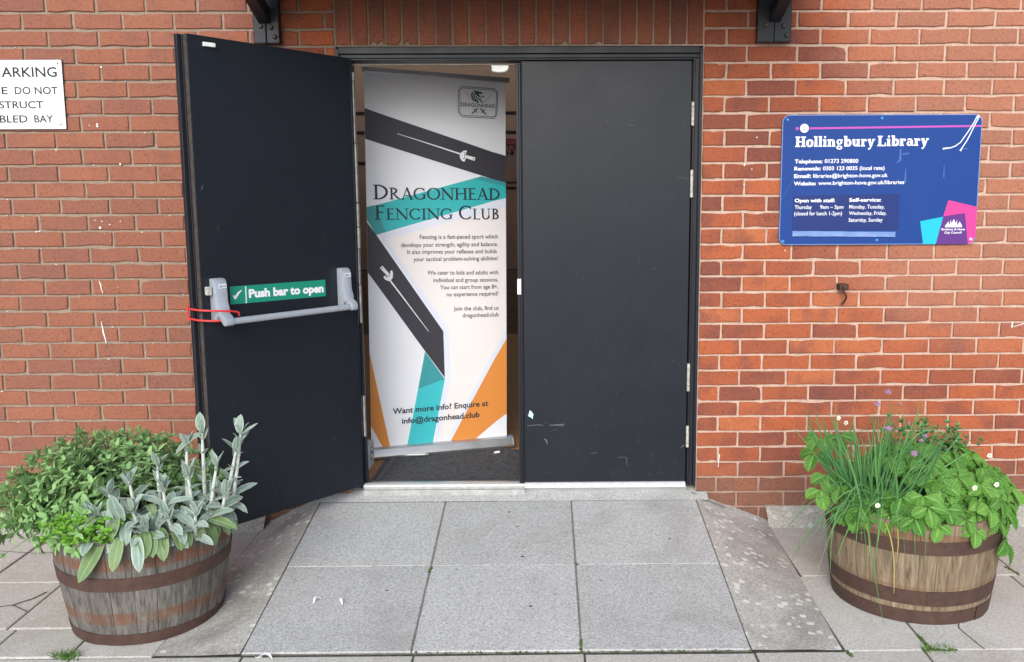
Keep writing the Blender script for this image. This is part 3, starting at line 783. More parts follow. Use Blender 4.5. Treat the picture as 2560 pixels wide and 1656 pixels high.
for body, x0, x1, z0, z1, cap, bo in (
    ('Telephone:', 1.234, 1.362, 1.7255, 1.726, .0180, B), ('01273 290800', 1.372, 1.527, 1.727, 1.727, .0180, .016), ('Renewals:', 1.233, 1.355, 1.693, 1.694, .0175, B), ('0303 123 0035 (local rate)', 1.365, 1.650, 1.694, 1.695, .0175, .016),
    ('Email:', 1.233, 1.311, 1.659, 1.660, .0175, B), ('libraries@brighton-hove.gov.uk', 1.321, 1.666, 1.660, 1.662, .0175, .014), ('Website:', 1.233, 1.335, 1.625, 1.626, .0175, B), ('www.brighton-hove.gov.uk/libraries', 1.346, 1.744, 1.627, 1.630, .0175, .014),
    ('Brighton & Hove', 1.928, 2.037, 1.4155, 1.4155, .0098, .02), ('City Council', 1.942, 2.022, 1.400, 1.401, .0098, .02)):
    text(g, body, x0, x1, z0, z1, cap, 'white', FY(y - .0022 if 'C' in body or 'Br' in body else y), bo)
g.flat([(1.954, 1.555), (2.0895, 1.523), (2.0895, 1.386), (2.075, 1.360), (2.056, 1.352), (2.034, 1.495), (1.934, 1.481)], 'pink', FY(y)); g.flat([(1.934, 1.4815), (2.034, 1.4955), (2.056, 1.3518), (1.905, 1.3518)], 'purple', FY(y - .0006)); g.flat([(1.827, 1.458), (1.934, 1.479), (1.905, 1.3522), (1.846, 1.3522)], 'cyan', FY(y - .0003))
g.flat([(1.945, 1.430), (2.022, 1.430), (2.024, 1.437), (2.018, 1.443), (2.012, 1.440), (2.006, 1.441), (2.0, 1.439), (1.966, 1.439), (1.955, 1.442), (1.948, 1.441), (1.943, 1.436)], 'white', FY(y - .0016))
for cx, w, h in ((1.983, .017, .014), (1.957, .009, .009), (2.011, .009, .009)):
    g.flat([(cx - w, 1.439), (cx + w, 1.439), (cx + w * .95, 1.439 + h * .5), (cx + w * .4, 1.439 + h), (cx, 1.439 + h * 2.1), (cx - w * .4, 1.439 + h), (cx - w * .95, 1.439 + h * .5)], 'white', FY(y - .002))
for cx in (1.969, 1.998): g.flat([(cx - .002, 1.439), (cx + .002, 1.439), (cx + .001, 1.462), (cx - .001, 1.462)], 'white', FY(y - .0012))
# a looped pale line printed at the top right corner
stroke(g, [(1.914, 1.789), (1.925, 1.791), (1.951, 1.794), (1.972, 1.802), (1.993, 1.817), (2.013, 1.846), (2.033, 1.877), (2.050, 1.906), (2.064, 1.934), (2.070, 1.940), (2.075, 1.934)], [.009, .007] + [.005] * 9, 'bpale', FY(y - .0010))
stroke(g, [(1.995, 1.779), (2.006, 1.799), (2.023, 1.826), (2.037, 1.855), (2.050, 1.885), (2.063, 1.913), (2.075, 1.934)], [.008] + [.005] * 6, 'bpale', FY(y - .0013))
for pts, w in (([(1.748, 1.70), (1.748, 1.635)], [.004, .009]), ([(1.925, 1.715), (1.926, 1.66)], [.003, .006]), ([(1.18, 1.56), (1.215, 1.63), (1.30, 1.74)], [.001, .0015, .0008]), ([(1.72, 1.79), (1.72, 1.74), (1.705, 1.725)], [.006, .012, .003]), ([(1.73, 1.765), (1.76, 1.77)], [.006, .008]), ([(1.98, 1.785), (2.03, 1.79)], [.002, .005])):
    stroke(g, pts, w, 'smear', FY(y + .0001))
g.build('panel', ls)
g = G()
g.prism([(1.233, 1.4165), (1.728, 1.4205), (1.724, 1.584), (1.233, 1.579)], -.0142, -.0131, 'notice', lambda p, q, t: (p, t, q))
y = -.0147
for body, x0, x1, z0, cap, bo in (('Open with staff:', 1.239, 1.425, 1.548, .0168, B), ('Thursday', 1.240, 1.319, 1.5175, .0170, b2), ('9am – 5pm', 1.358, 1.466, 1.518, .0165, b2), ('(closed for lunch 1-2pm)', 1.239, 1.461, 1.488, .0172, b2),
                                  ('Self-service:', 1.492, 1.640, 1.5495, .0170, B), ('Monday, Tuesday,', 1.493, 1.657, 1.518, .0172, b2), ('Wednesday, Friday,', 1.493, 1.667, 1.489, .0165, b2), ('Saturday, Sunday', 1.493, 1.651, 1.4575, .0170, b2)):
    text(g, body, x0, x1, z0, z0, cap, 'white', FY(y), bo)
g.build('notice', ls)
g = G(); n = 30; vs = []
for i in range(n + 1):
    x = 1.233 + .48 * i / n
    for j in range(4):
        z = 1.392 + .024 * j / 3 - .006 * i / n + rnd(-.001, .001); vs.append((x, -.0158 - rnd(0, .0022), z))
g.add(vs, [(i * 4 + j, (i + 1) * 4 + j, (i + 1) * 4 + j + 1, i * 4 + j + 1) for i in range(n) for j in range(3)], 'tape'); g.build('tape_strip', ls, smooth=True)
for x, z in ((1.195, 1.922), (1.628, 1.928), (2.068, 1.932), (1.191, 1.368), (1.629, 1.371), (2.068, 1.374)):
    q = G(); q.lathe([(0, .006), (.004, .0055), (.0066, .003), (.0072, 0)], (0, 0, 0), 'white' if (x > 2 ) else 'bluecap', 14)
    q.v = [(x + a, -.0126 - c, z + b) for a, b, c in q.v]; q.build('screw_cap', ls, smooth=True)

ps = thing('parking_sign', 'white enamel plate with black hand lettering about parking and a bay', 'sign', (-2.42, 0, 1.89))
g = G(); g.prism(rrect(-2.76, -2.092, 1.894, 2.199, .004, 2), -.009, -.0045, 'parkw', lambda p, q, t: (p, t, q))
g.prism(rrect(-2.763, -2.089, 1.891, 2.201, .004, 2), -.0044, -.0025, 'dark', lambda p, q, t: (p, t, q))
y = -.0095
for body, x0, x1, z, cap in (('NO', -2.60, -2.485, 2.124, .0435), ('P', -2.406, -2.368, 2.124, .0435), ('ARKING', -2.364, -2.115, 2.124, .0435), ('PLEA', -2.575, -2.412, 2.048, .0325), ('SE', -2.402, -2.342, 2.048, .0325), ('DO NOT', -2.311, -2.117, 2.0485, .0325),
                             ('OB', -2.475, -2.403, 1.986, .0325), ('STRUCT', -2.386, -2.187, 1.9855, .0325), ('DISA', -2.53, -2.405, 1.9225, .033), ('BLED', -2.389, -2.263, 1.9225, .033), ('BAY', -2.233, -2.147, 1.9225, .033)):
    text(g, body, x0, x1, z, z, cap, 'black', FY(y), .016)
for x, z, a in ((-2.115, 1.913, .006), (-2.165, 1.907, .004), (-2.31, 1.925, .003)): blob(g, x, z, a, a * .6, 'scratch', -.0099)
g.build('panel', ps)
for x in (-2.108, -2.745):
    q = G(); q.lathe([(0, .003), (.003, .0025), (.004, 0)], (0, 0, 0), 'dark', 10); q.v = [(x + a, -.0092 - c, 2.182 + b) for a, b, c in q.v]; q.build('screw', ps)

# red cord round the door's free edge and the housing
g = G()
loop = [(.70, .062, 1.128), (.675, .060, 1.122), (.672, .066, 1.116), (.680, .070, 1.113)]
up = [(.690, .0685, 1.127), (.72, .070, 1.132), (.77, .055, 1.136), (.812, .012, 1.139), (.812, -.02, 1.140), (.812, -.066, 1.139), (.790, -.072, 1.130)]
dn = [(.790, -.072, 1.110), (.812, -.066, 1.100), (.812, -.02, 1.099), (.812, .012, 1.098), (.770, .052, 1.094), (.745, .060, 1.093), (.715, .066, 1.094)]
def smooth_path(P, it=2):
    for _ in range(it):
        Q = [P[0]]
        for a, b in zip(P, P[1:]): Q += [tuple(.75 * x + .25 * y for x, y in zip(a, b)), tuple(.25 * x + .75 * y for x, y in zip(a, b))]
        P = Q + [P[-1]]
    return P
path = [(.665, .066, 1.108), (.664, .068, 1.116), (.670, .069, 1.122)] + up + dn
g.tube([LF(*q) for q in smooth_path(path)], .0042, 'red', 8)
g.tube([LF(.8125, -.060, 1.088), LF(.8135, -.064, 1.10), LF(.8135, -.065, 1.14), LF(.8125, -.060, 1.155)], .004, 'red', 8)
tag(g.build('red_cord', smooth=True), 'red cord looped round the open door edge and push bar', 'cord')

# torn sticker on the closed door
g = G(); g.prism([(-.002, .537), (.006, .565), (.012, .562), (.024, .545), (.020, .535), (.021, .522), (.012, .530)], .0075, .0090, 'stickerc', lambda p, q, t: (p, t, q))
g.flat([(.004, .536), (.012, .534), (.014, .545), (.007, .547)], 'parkw', lambda p, q: (p, .0071, q))
tag(g.build('torn_sticker'), 'torn pale blue sticker scrap near the closed door bottom', 'sticker')

# rusty stub in the brickwork
st = thing('iron_stub', 'rusty iron stub with a bent wire in the brick right of the doors', 'bracket', (1.473, 0, 1.157))
g = G(); g.box((1.452, -.05, 1.140), (1.496, .004, 1.170), 'rust'); g.box((1.462, -.066, 1.150), (1.478, -.05, 1.163), 'rust'); g.build('stub', st, .005)
g = G(); g.tube(smooth_path([(1.466, -.055, 1.145), (1.474, -.055, 1.128), (1.486, -.05, 1.115), (1.490, -.03, 1.098), (1.480, -.02, 1.076), (1.472, -.018, 1.072)]), [.004] * 21 + [.003] * 400, 'rust', 7) if False else g.tube(smooth_path([(1.466, -.055, 1.145), (1.474, -.055, 1.128), (1.486, -.05, 1.115), (1.490, -.03, 1.098), (1.480, -.02, 1.076), (1.472, -.018, 1.072)]), .0045, 'rust', 7)
g.build('wire', st, smooth=True)

# ------------------------------------------------------------------ hall inside the doors
HX0, HX1, HY, HZ, FZ = -4.5, 3.5, 5.0, 3.4, .17
g = G(); g.add([(HX0, .12, FZ), (HX1, .12, FZ), (HX1, HY, FZ), (HX0, HY, FZ)], [(0, 1, 2, 3)], 'hallfloor'); g.add([(-.86, .096, FZ), (.81, .096, FZ), (.81, .12, FZ), (-.86, .12, FZ)], [(0, 1, 2, 3)], 'hallfloor'); struct(g.build('floor'))
g = G()
g.box((HX0, HY, .1), (HX1, HY + .1, HZ), 'hallwall'); g.box((HX0 - .1, .31, .1), (HX0, HY + .1, HZ), 'hallwall'); g.box((HX1, .31, .1), (HX1 + .1, HY + .1, HZ), 'hallwall')
g.box((HX0, .301, .1), (-.90, .32, HZ), 'hallwall'); g.box((.85, .301, .1), (HX1, .32, HZ), 'hallwall'); g.box((-.90, .301, 2.26), (.85, .32, HZ), 'hallwall')
g.box((HX0, HY - .03, FZ), (HX1, HY - .001, .80), 'hallpanel')
for z, m_, h in ((.81, 'halldark', .012), (.60, 'halllight', .006), (.36, 'halllight', .006), (.27, 'halllight', .006)): g.box((HX0, HY - .034, z), (HX1, HY - .031, z + h), m_)
for z in (2.176, 2.363): g.box((HX0, HY - .012, z - .011), (HX1, HY - .001, z + .011), 'halldark')
g.box((HX0, HY - .012, 1.87), (-.9, HY - .001, 1.89), 'halldark')
for x0, x1, z0, z1 in ((-.42, .38, .82, 1.70), (-.36, .32, .84, 1.64)):
    for a, b in (((x0, z0), (x0 + .012, z1)), ((x1 - .012, z0), (x1, z1)), ((x0, z1 - .012), (x1, z1))): g.box((a[0], HY - .014, a[1]), (b[0], HY - .001, b[1]), 'halldark' if z1 < 1.7 else 'hallpanel')
struct(g.build('wall'))
g = G()   # ceiling; unseen opening added so daylight brightens the hall and the banner
SX0, SX1, SY0, SY1 = -3.0, 2.4, 1.2, 4.9
for lo, hi in (((HX0, .3, HZ), (HX1, SY0, HZ + .12)), ((HX0, SY1, HZ), (HX1, HY + .1, HZ + .12)), ((HX0, SY0, HZ), (SX0, SY1, HZ + .12)), ((SX1, SY0, HZ), (HX1, SY1, HZ + .12))): g.box(lo, hi, 'ceiling')
struct(g.build('ceiling'))
bh = thing('basketball_hoop', 'small dark red basketball hoop with net on the hall wall', 'hoop', (-.24, HY, 2.0))
g = G(); g.box((-.33, HY - .03, 2.06), (.02, HY - .015, 2.11), 'hoopred'); g.box((-.29, HY - .03, 1.98), (-.20, HY - .015, 2.058), 'hoopred'); g.build('backboard', bh)
g = G(); rg = [(-.16 + .14 * math.cos(t), HY - .19 + .14 * math.sin(t), 2.045) for t in [2 * math.pi * i / 24 for i in range(25)]]; g.tube(rg, .008, 'hoopred', 6); g.build('ring', bh)
g = G()
for i in range(12):
    a = 2 * math.pi * i / 12
    for s in (-1, 1):
        g.tube([(-.16 + r * math.cos(a + s * d), HY - .19 + r * math.sin(a + s * d), z) for r, d, z in ((.14, 0, 2.04), (.125, .26, 1.97), (.11, .52, 1.90), (.10, .6, 1.82))], .003, 'net', 4)
g.build('net', bh)

# roll-up banner
bn = thing('roll_up_banner', 'tall white roll-up banner with teal, charcoal and orange shapes for a fencing club', 'banner', (-.5, .66, FZ))
BA = Vector((-.864, .544, 0)); BE = Vector((.731, .228, 0)).normalized(); BN = Vector((BE.y, -BE.x, 0))
def BF(u, z, lift=0):
    d = .010 * math.sin(u / .78 * math.pi * 2.2 + z * 1.7) * .35 * min(1, (z - .2) * 2) 
    return tuple(BA + BE * u + BN * (.004 + d + lift) + Vector((0, 0, z)))
def clip(poly, axis, val, keep):
    out = []
    for (a, b) in zip(poly, poly[1:] + poly[:1]):
        ia, ib = (a[axis] - val) * keep >= 0, (b[axis] - val) * keep >= 0
        if ia: out.append(a)
        if ia != ib:
            t = (val - a[axis]) / (b[axis] - a[axis]); out.append(tuple(p + (q - p) * t for p, q in zip(a, b)))
    return out
def bpoly(poly, m, lift):
    """printed shape, cut into strips so that it follows the sheet"""
    x0 = min(p[0] for p in poly); x1 = max(p[0] for p in poly); z0 = min(p[1] for p in poly); z1 = max(p[1] for p in poly)
    nx = max(1, int((x1 - x0) / .06)); nz = max(1, int((z1 - z0) / .12))
    for i in range(nx):
        a = clip(clip(poly, 0, x0 + (x1 - x0) * i / nx, 1), 0, x0 + (x1 - x0) * (i + 1) / nx, -1) if nx > 1 else poly
        for j in range(nz):
            b = clip(clip(a, 1, z0 + (z1 - z0) * j / nz, 1), 1, z0 + (z1 - z0) * (j + 1) / nz, -1) if (nz > 1 and len(a) > 2) else a
            if len(b) > 2: g.flat(b, m, lambda p, q: BF(UR(q) - .0004 if p >= .748 else UL(q) + .0004 if p <= .0261 else p, q, lift))
g = G()
UL = lambda z: .004 + (z - .22) * .0118; UR = lambda z: .760 + (z - .22) * .008
nz, nx = 34, 16
vs = [BF(UL(z) + (UR(z) - UL(z)) * i / nx, z + (.020 - .036 * i / nx) * ((z - .2) / 2) ** 3) for z in [.205 + (2.195 - .205) * j / nz for j in range(nz + 1)] for i in range(nx + 1)]
g.add(vs, [(j * (nx + 1) + i, j * (nx + 1) + i + 1, (j + 1) * (nx + 1) + i + 1, (j + 1) * (nx + 1) + i) for j in range(nz) for i in range(nx)], 'banner')
L1, L2, L3, L4 = .0010, .0016, .0022, .0028
e0, e1 = .016, .757
bpoly([(e0, 1.521), (.635, 1.684), (.757, 1.655), (.757, 1.567), (.064, 1.380)], 'teal', L1)
bpoly([(.064, 1.380), (.756, 1.567), (.756, 1.516), (.114, 1.358)], 'bpale', L1)
bpoly([(.114, 1.358), (.757, 1.516), (.760, .851), (.415, .226), (.372, .226), (.443, .582), (.444, .857)], 'cream', L1)
bpoly([(.085, 1.372), (.114, 1.358), (.444, .857), (.443, .582), (.372, .226), (.345, .226), (.414, .594), (.411, .851)], 'bpale', L2)
bpoly([(.760, .851), (.757, .792), (.434, .226), (.405, .226)], 'bpale', L2)
bpoly([(e0 + .006, 2.030), (.758, 1.794), (.757, 1.650), (e0 + .005, 1.875)], 'char', L2)
bpoly([(e0, 1.460), (.025, 1.447), (.064, 1.382), (.411, .851), (.414, .594), (.305, .752), (e0, 1.184)], 'char', L3)
bpoly([(e0, 1.525), (.057, 1.534), (.118, 1.394), (.064, 1.380), (e0, 1.46)], 'teald', L2); bpoly([(.635, 1.684), (.757, 1.655), (.757, 1.629), (.592, 1.672)], 'teald', L2)
bpoly([(.308, .745), (.414, .586), (.265, .543)], 'teald', L3); bpoly([(.265, .543), (.414, .586), (.337, .226), (.196, .226)], 'tealb', L3)
bpoly([(.010, .755), (.106, .226), (.068, .226), (.006, .403)], 'orange', L3); bpoly([(.757, .792), (.760, .374), (.566, .226), (.434, .226)], 'orange', L3)
# sabres
for bl, gd, hd in (([(.19, 1.903), (.30, 1.870), (.41, 1.836), (.525, 1.800)], [(.521, 1.801), (.528, 1.811), (.540, 1.818), (.557, 1.820), (.553, 1.806), (.549, 1.795), (.550, 1.779), (.543, 1.760), (.530, 1.764), (.520, 1.778), (.517, 1.792)], [(.548, 1.789), (.600, 1.774)]),
                   ([(.330, .855), (.263, .95), (.196, 1.046), (.129, 1.140)], [(.132, 1.136), (.120, 1.136), (.102, 1.145), (.095, 1.158), (.105, 1.166), (.116, 1.160), (.128, 1.168), (.133, 1.188), (.142, 1.193), (.147, 1.175), (.144, 1.152)], [(.124, 1.166), (.085, 1.212)])):
    stroke(g, bl, [.002, .004, .006, .008], 'white', lambda p, q: BF(p, q, L4)); g.flat(gd, 'white', lambda p, q: BF(p, q, L4 + .0004)); stroke(g, hd, [.015, .018], 'white', lambda p, q: BF(p, q, L4 + .0008))
    c = (sum(p for p, q in gd) / len(gd), sum(q for p, q in gd) / len(gd))
    stroke(g, [(c[0] + (p - c[0]) * .55, c[1] + (q - c[1]) * .55) for p, q in gd[2:9]], .003, 'char', lambda p, q: BF(p, q, L4 + .0012))
    a_, b_ = hd; stroke(g, [tuple(a_[i] + (b_[i] - a_[i]) * t for i in (0, 1)) for t in (.78, .92)], .005, 'char', lambda p, q: BF(p, q, L4 + .0012))
BT = lambda p, q, l=0: BF(p, q, .0042 + l)
sm = [1.0] + [.80] * 9
glyphs(g, 'DRAGONHEAD', .056, .740, 1.565, 1.558, .076, 'ink', BT, serif_glyph, sm, .05)
glyphs(g, 'FENCING', .060, .478, 1.460, 1.4565, .073, 'ink', BT, serif_glyph, [1] + [.78] * 6, .06); glyphs(g, 'CLUB', .508, .738, 1.455, 1.453, .073, 'ink', BT, serif_glyph, [1] + [.78] * 3, .06)
for body, x0, x1, z0, z1, cap, bo, m_ in (
    ('Fencing is a fast-paced sport which', .294, .721, 1.354, 1.349, .0225, .007, 'body'), ('develops your strength, agility and balance.', .194, .721, 1.313, 1.308, .0225, .007, 'body'), ('It also improves your reflexes and builds', .226, .714, 1.276, 1.269, .0225, .007, 'body'), ('your tactical problem-solving abilities!', .258, .720, 1.236, 1.231, .0225, .007, 'body'),
    ('We cater to kids and adults with', .331, .721, 1.162, 1.153, .0225, .007, 'body'), ('individual and group sessions.', .362, .720, 1.121, 1.113, .0225, .007, 'body'), ('You can start from age 8+,', .398, .720, 1.081, 1.075, .0225, .007, 'body'), ('no experience required!', .433, .719, 1.041, 1.037, .0225, .007, 'body'),
    ('Join the club, find us', .470, .720, .962, .957, .0225, .007, 'body'), ('dragonhead.club', .518, .720, .923, .920, .0225, .007, 'body'), ('Want more info? Enquire at', .124, .655, .413, .419, .032, .022, 'ink'), ('info@dragonhead.club', .172, .604, .355, .358, .032, .022, 'ink')):
    text(g, body, x0, x1, z0, z1, cap, m_, BT, bo)
# club emblem
LO = [(.516, 2.133), (.527, 2.134), (.534, 2.141), (.534, 2.152), (.715, 2.145), (.716, 2.134), (.722, 2.126), (.731, 2.125), (.724, 2.007), (.717, 2.005), (.712, 2.000), (.711, 1.990), (.533, 1.995), (.531, 2.006), (.524, 2.014), (.514, 2.016), (.516, 2.133)]
LI = [(.524, 2.126), (.524, 2.145), (.541, 2.144), (.707, 2.138), (.726, 2.137), (.725, 2.118), (.718, 2.014), (.718, 1.997), (.704, 1.998), (.540, 2.003), (.522, 2.003), (.522, 2.022), (.524, 2.126)]
stroke(g, LO, .0028, 'ink', lambda p, q: BT(p, q)); stroke(g, LI, .0024, 'ink', lambda p, q: BT(p, q, .0005))
text(g, 'DRAGONHEAD', .529, .715, 2.050, 2.0445, .0190, 'ink', BT, .012, 1.1)
LG = lambda p, q: BT(p, q, .001)
g.flat([(.599, 2.137), (.612, 2.130), (.622, 2.129), (.636, 2.127), (.646, 2.122), (.647, 2.115), (.630, 2.117), (.626, 2.113), (.634, 2.104), (.637, 2.099), (.635, 2.095), (.616, 2.107), (.608, 2.116), (.604, 2.124)], 'logo', LG)
g.flat([(.634, 2.110), (.648, 2.104), (.661, 2.101), (.650, 2.098), (.641, 2.102)], 'logo', LG)
for i, (pts, ws) in enumerate((([(.598, 2.128), (.590, 2.118), (.588, 2.106), (.594, 2.089), (.612, 2.075)], [.003, .008, .009, .008, .004]), ([(.607, 2.120), (.601, 2.112), (.600, 2.104), (.608, 2.087), (.624, 2.071)], [.004, .008, .008, .007, .010]), ([(.613, 2.107), (.614, 2.099), (.620, 2.091), (.634, 2.083), (.646, 2.071)], [.003, .006, .006, .005, .008]), ([(.628, 2.094), (.640, 2.086)], [.003, .004]))):
    stroke(g, pts, ws, 'logo', lambda p, q: BT(p, q, .0014 + .0003 * i))
for pts in ([(.554, 2.121), (.604, 2.072)], [(.698, 2.116), (.652, 2.070)]): stroke(g, pts, [.001, .0024], 'body', lambda p, q: BT(p, q, .0006))
for i, pts in enumerate(([(.587, 2.012), (.620, 2.041)], [(.598, 2.038), (.606, 2.032), (.614, 2.017)], [(.665, 2.009), (.632, 2.041)], [(.659, 2.036), (.650, 2.030), (.639, 2.017)])): stroke(g, pts, .0065 if i % 2 == 0 else .005, 'logo', lambda p, q: BT(p, q, .0006 + .0004 * i))
g.build('panel', bn)
g = G(); BX = lambda u, n, z: tuple(BA + BE * u + BN * n + Vector((0, 0, z)))
BR = lambda u, n, z: BX(u, n, z + .018 - .042 * u); g.box((.02, -.012, 2.196), (.792, .010, 2.220), 'alu', BR); g.box((.7925, -.014, 2.194), (.797, .012, 2.222), 'dark', BR); g.build('top_rail', bn, .003)
g = G(); prof = [(-.05, FZ + .008), (.036, FZ + .008), (.048, FZ + .022), (.046, FZ + .036), (.030, FZ + .060), (.010, FZ + .068), (-.02, FZ + .066), (-.05, FZ + .05)]
g.prism(prof, -.012, .785, 'alu', lambda p, z, t: BX(t, p, z)); g.prism([(p * 1.06 - .001, FZ + (z - FZ) * 1.05) for p, z in prof], .786, .792, 'alu', lambda p, z, t: BX(t, p, z)); g.build('base', bn, .002)
g = G(); FT = lambda x, y, z: (x, y + (x + .554) * .10, z); g.box((-.76, .566, FZ + .0135), (-.572, .592, FZ + .023), 'alu', FT); g.box((-.5715, .565, FZ + .013), (-.554, .593, FZ + .024), 'dark', FT); g.build('foot', bn, .002)
g = G(); g.tube([BX(.39, -.03, FZ + .05), BX(.39, -.018, 2.20)], .009, 'alu', 10); g.build('pole', bn, smooth=True)

# mat behind the threshold
dm = thing('door_mat', 'dark grey fibre mat inside the open doorway', 'mat', (-.4, .4, FZ))
g = G(); n = 16; vs = []
def MT(a, b):
    x0, x1 = -.783 + .002 * b, .30
    y0, y1 = .150, .56 + (.822 - .56) * a / .43 if a < .43 else .822 - (a - .43) * .62
    x = x0 + (x1 - x0) * a; y = y0 + (y1 - y0) * b
    return x, y
MATZ = lambda x, y: FZ + .010 + .0015 * noise.noise((x * 14, y * 14, 0))
na, nb = 40, 22
vs = []
for j in range(nb + 1):
    for i in range(na + 1):
        x, y = MT(i / na, j / nb); vs.append((x, y, MATZ(x, y)))
g.add(vs, [(j * (na + 1) + i, j * (na + 1) + i + 1, (j + 1) * (na + 1) + i + 1, (j + 1) * (na + 1) + i) for j in range(nb) for i in range(na)], 'mat')
g.build('pile', dm, smooth=True)
g = G(); g.box((-.790, .130, FZ + .002), (.31, .149, FZ + .009), 'rubber'); g.add([(-.795, .15, FZ + .006), (-.745, .15, FZ + .0135), (-.720, .58, FZ + .0135), (-.785, .56, FZ + .006)], [(0, 1, 2, 3)], 'rubber'); g.build('border', dm)
g = G(); g.tube([(-.200, .604, FZ + .016), (-.172, .622, FZ + .016)], .006, 'whiteplastic', 8); tag(g.build('cigarette_end'), 'tiny white paper roll lying on the dark mat', 'litter')
g = G(); LB = lambda x, y, z: (x, y, z)
g.box((-.99, .36, FZ + .001), (-.836, .49, FZ + .125), 'boxwhite')
for i in range(14):
    yy, z_ = rnd(.365, .465), rnd(FZ + .02, FZ + .115); g.box((-.8358, yy, z_), (-.8348, yy + rnd(.008, .02), z_ + rnd(.004, .012)), 'black')
    xx = rnd(-.90, -.86); g.box((xx, .3585, z_), (xx + rnd(.008, .02), .3595, z_ + rnd(.004, .012)), 'black')
tag(g.build('printed_box'), 'small white box with black marks on the floor beside the banner', 'box')
# ------------------------------------------------------------------ half-barrel planters
def barrel(c, rb, rt, h, wood, hoops, label):
    t = thing('barrel_planter', label, 'planter', (c[0], c[1], 0), 'half barrel planters')
    prof = lambda z: rb + (rt - rb) * math.sin(min(1, z / h) * math.pi / 2 * .92) / math.sin(math.pi / 2 * .92)
    g = G(); n = 25; a = rnd(0, 1)
    for i in range(n):
        w = 2 * math.pi / n * rnd(.75, 1.25) if i < n - 1 else 0
        a0 = a; a1 = a + w if i < n - 1 else a + (2 * math.pi - sum_w)
        sum_w = (0 if i == 0 else sum_w) + w
        a = a1; g.cur = (random.random(), random.random(), 0)
        top = h + rnd(-.004, .004); K, S = 9, 4; vs = []
        dr = rnd(-.0015, .0015); gp = .0009 / rt
        for k in range(K + 1):
            z = .002 + (top - .002) * k / K; r = prof(z) + dr
            for s in range(S + 1):
                th = a0 + gp + (a1 - a0 - 2 * gp) * s / S; rr = r - (.0014 if s in (0, S) else 0)
                vs.append((c[0] + rr * math.cos(th), c[1] + rr * math.sin(th), z))
            for s in (0, S):
                th = a0 + gp + (a1 - a0 - 2 * gp) * s / S; vs.append((c[0] + (r - .024) * math.cos(th), c[1] + (r - .024) * math.sin(th), z))
        Q = S + 3; fs = []
        for k in range(K):
            for s in range(S): fs.append((k * Q + s, k * Q + s + 1, (k + 1) * Q + s + 1, (k + 1) * Q + s))
            fs.append((k * Q + S, k * Q + S + 2, (k + 1) * Q + S + 2, (k + 1) * Q + S)); fs.append((k * Q + S + 1, k * Q, (k + 1) * Q, (k + 1) * Q + S + 1)); fs.append((k * Q + S + 2, k * Q + S + 1, (k + 1) * Q + S + 1, (k + 1) * Q + S + 2))
        fs.append([K * Q + s for s in range(S + 1)] + [K * Q + S + 2, K * Q + S + 1])
        g.add(vs, fs, wood)
    g.cur = (.2, .5, 0)
    g.lathe([(rb - .026, .004), (rt - .027, h - .06)], (c[0], c[1], 0), wood, 40)
    g.build('staves', t, smooth=False)
    for z0, z1, av in hoops:
        q = G(); P = []; n2 = 64
        for i in range(n2 + 1):
            th = av + 2 * math.pi * i / n2; tk = .0028 + (.003 if i < 3 else 0)
            for (rr, z) in ((prof(z0) + .0005, z0), (prof(z0) + tk, z0), (prof(z1) + tk, z1), (prof(z1) + .0005, z1)):
                P.append((c[0] + rr * math.cos(th), c[1] + rr * math.sin(th), z))
        q.add(P, [(i * 4 + j, (i + 1) * 4 + j, (i + 1) * 4 + (j + 1) % 4, i * 4 + (j + 1) % 4) for i in range(n2) for j in range(4)], 'hoop')
        for dz in (.35, .65):
            rr = prof(z0) + .006; th = av + .07 + (.06 if dz > .5 else 0)
            q.ball((c[0] + rr * math.cos(th), c[1] + rr * math.sin(th), (z0 + z1) / 2), .006, 'hoop', 8, 5)
        q.build('hoop', t, smooth=True)
    q = G(); vs = [(c[0], c[1], h - .05)]; n2 = 24
    for r in (.12, .22, rt - .028):
        for i in range(n2):
            th = 2 * math.pi * i / n2; vs.append((c[0] + r * math.cos(th), c[1] + r * math.sin(th), h - .055 + rnd(-.008, .012)))
    q.add(vs, [(0, 1 + i, 1 + (i + 1) % n2) for i in range(n2)] + [(1 + k * n2 + i, 1 + (k + 1) * n2 + i, 1 + (k + 1) * n2 + (i + 1) % n2, 1 + k * n2 + (i + 1) % n2) for k in (0, 1) for i in range(n2)], 'soil')
    q.build('soil', t, smooth=True)
CL = (-1.453, -.927); CR = (1.538, -.794)
barrel(CL, .268, .321, .423, 'woodL', ((.218, .270, R(-112)), (.002, .045, R(-120))), 'grey weathered half barrel of sage and silver leaves by the open door')
barrel(CR, .295, .333, .400, 'woodR', ((.282, .335, R(-40)), (.078, .137, R(-100)), (.002, .056, R(-60))), 'brown half barrel of chives and strawberry leaves under the blue board')

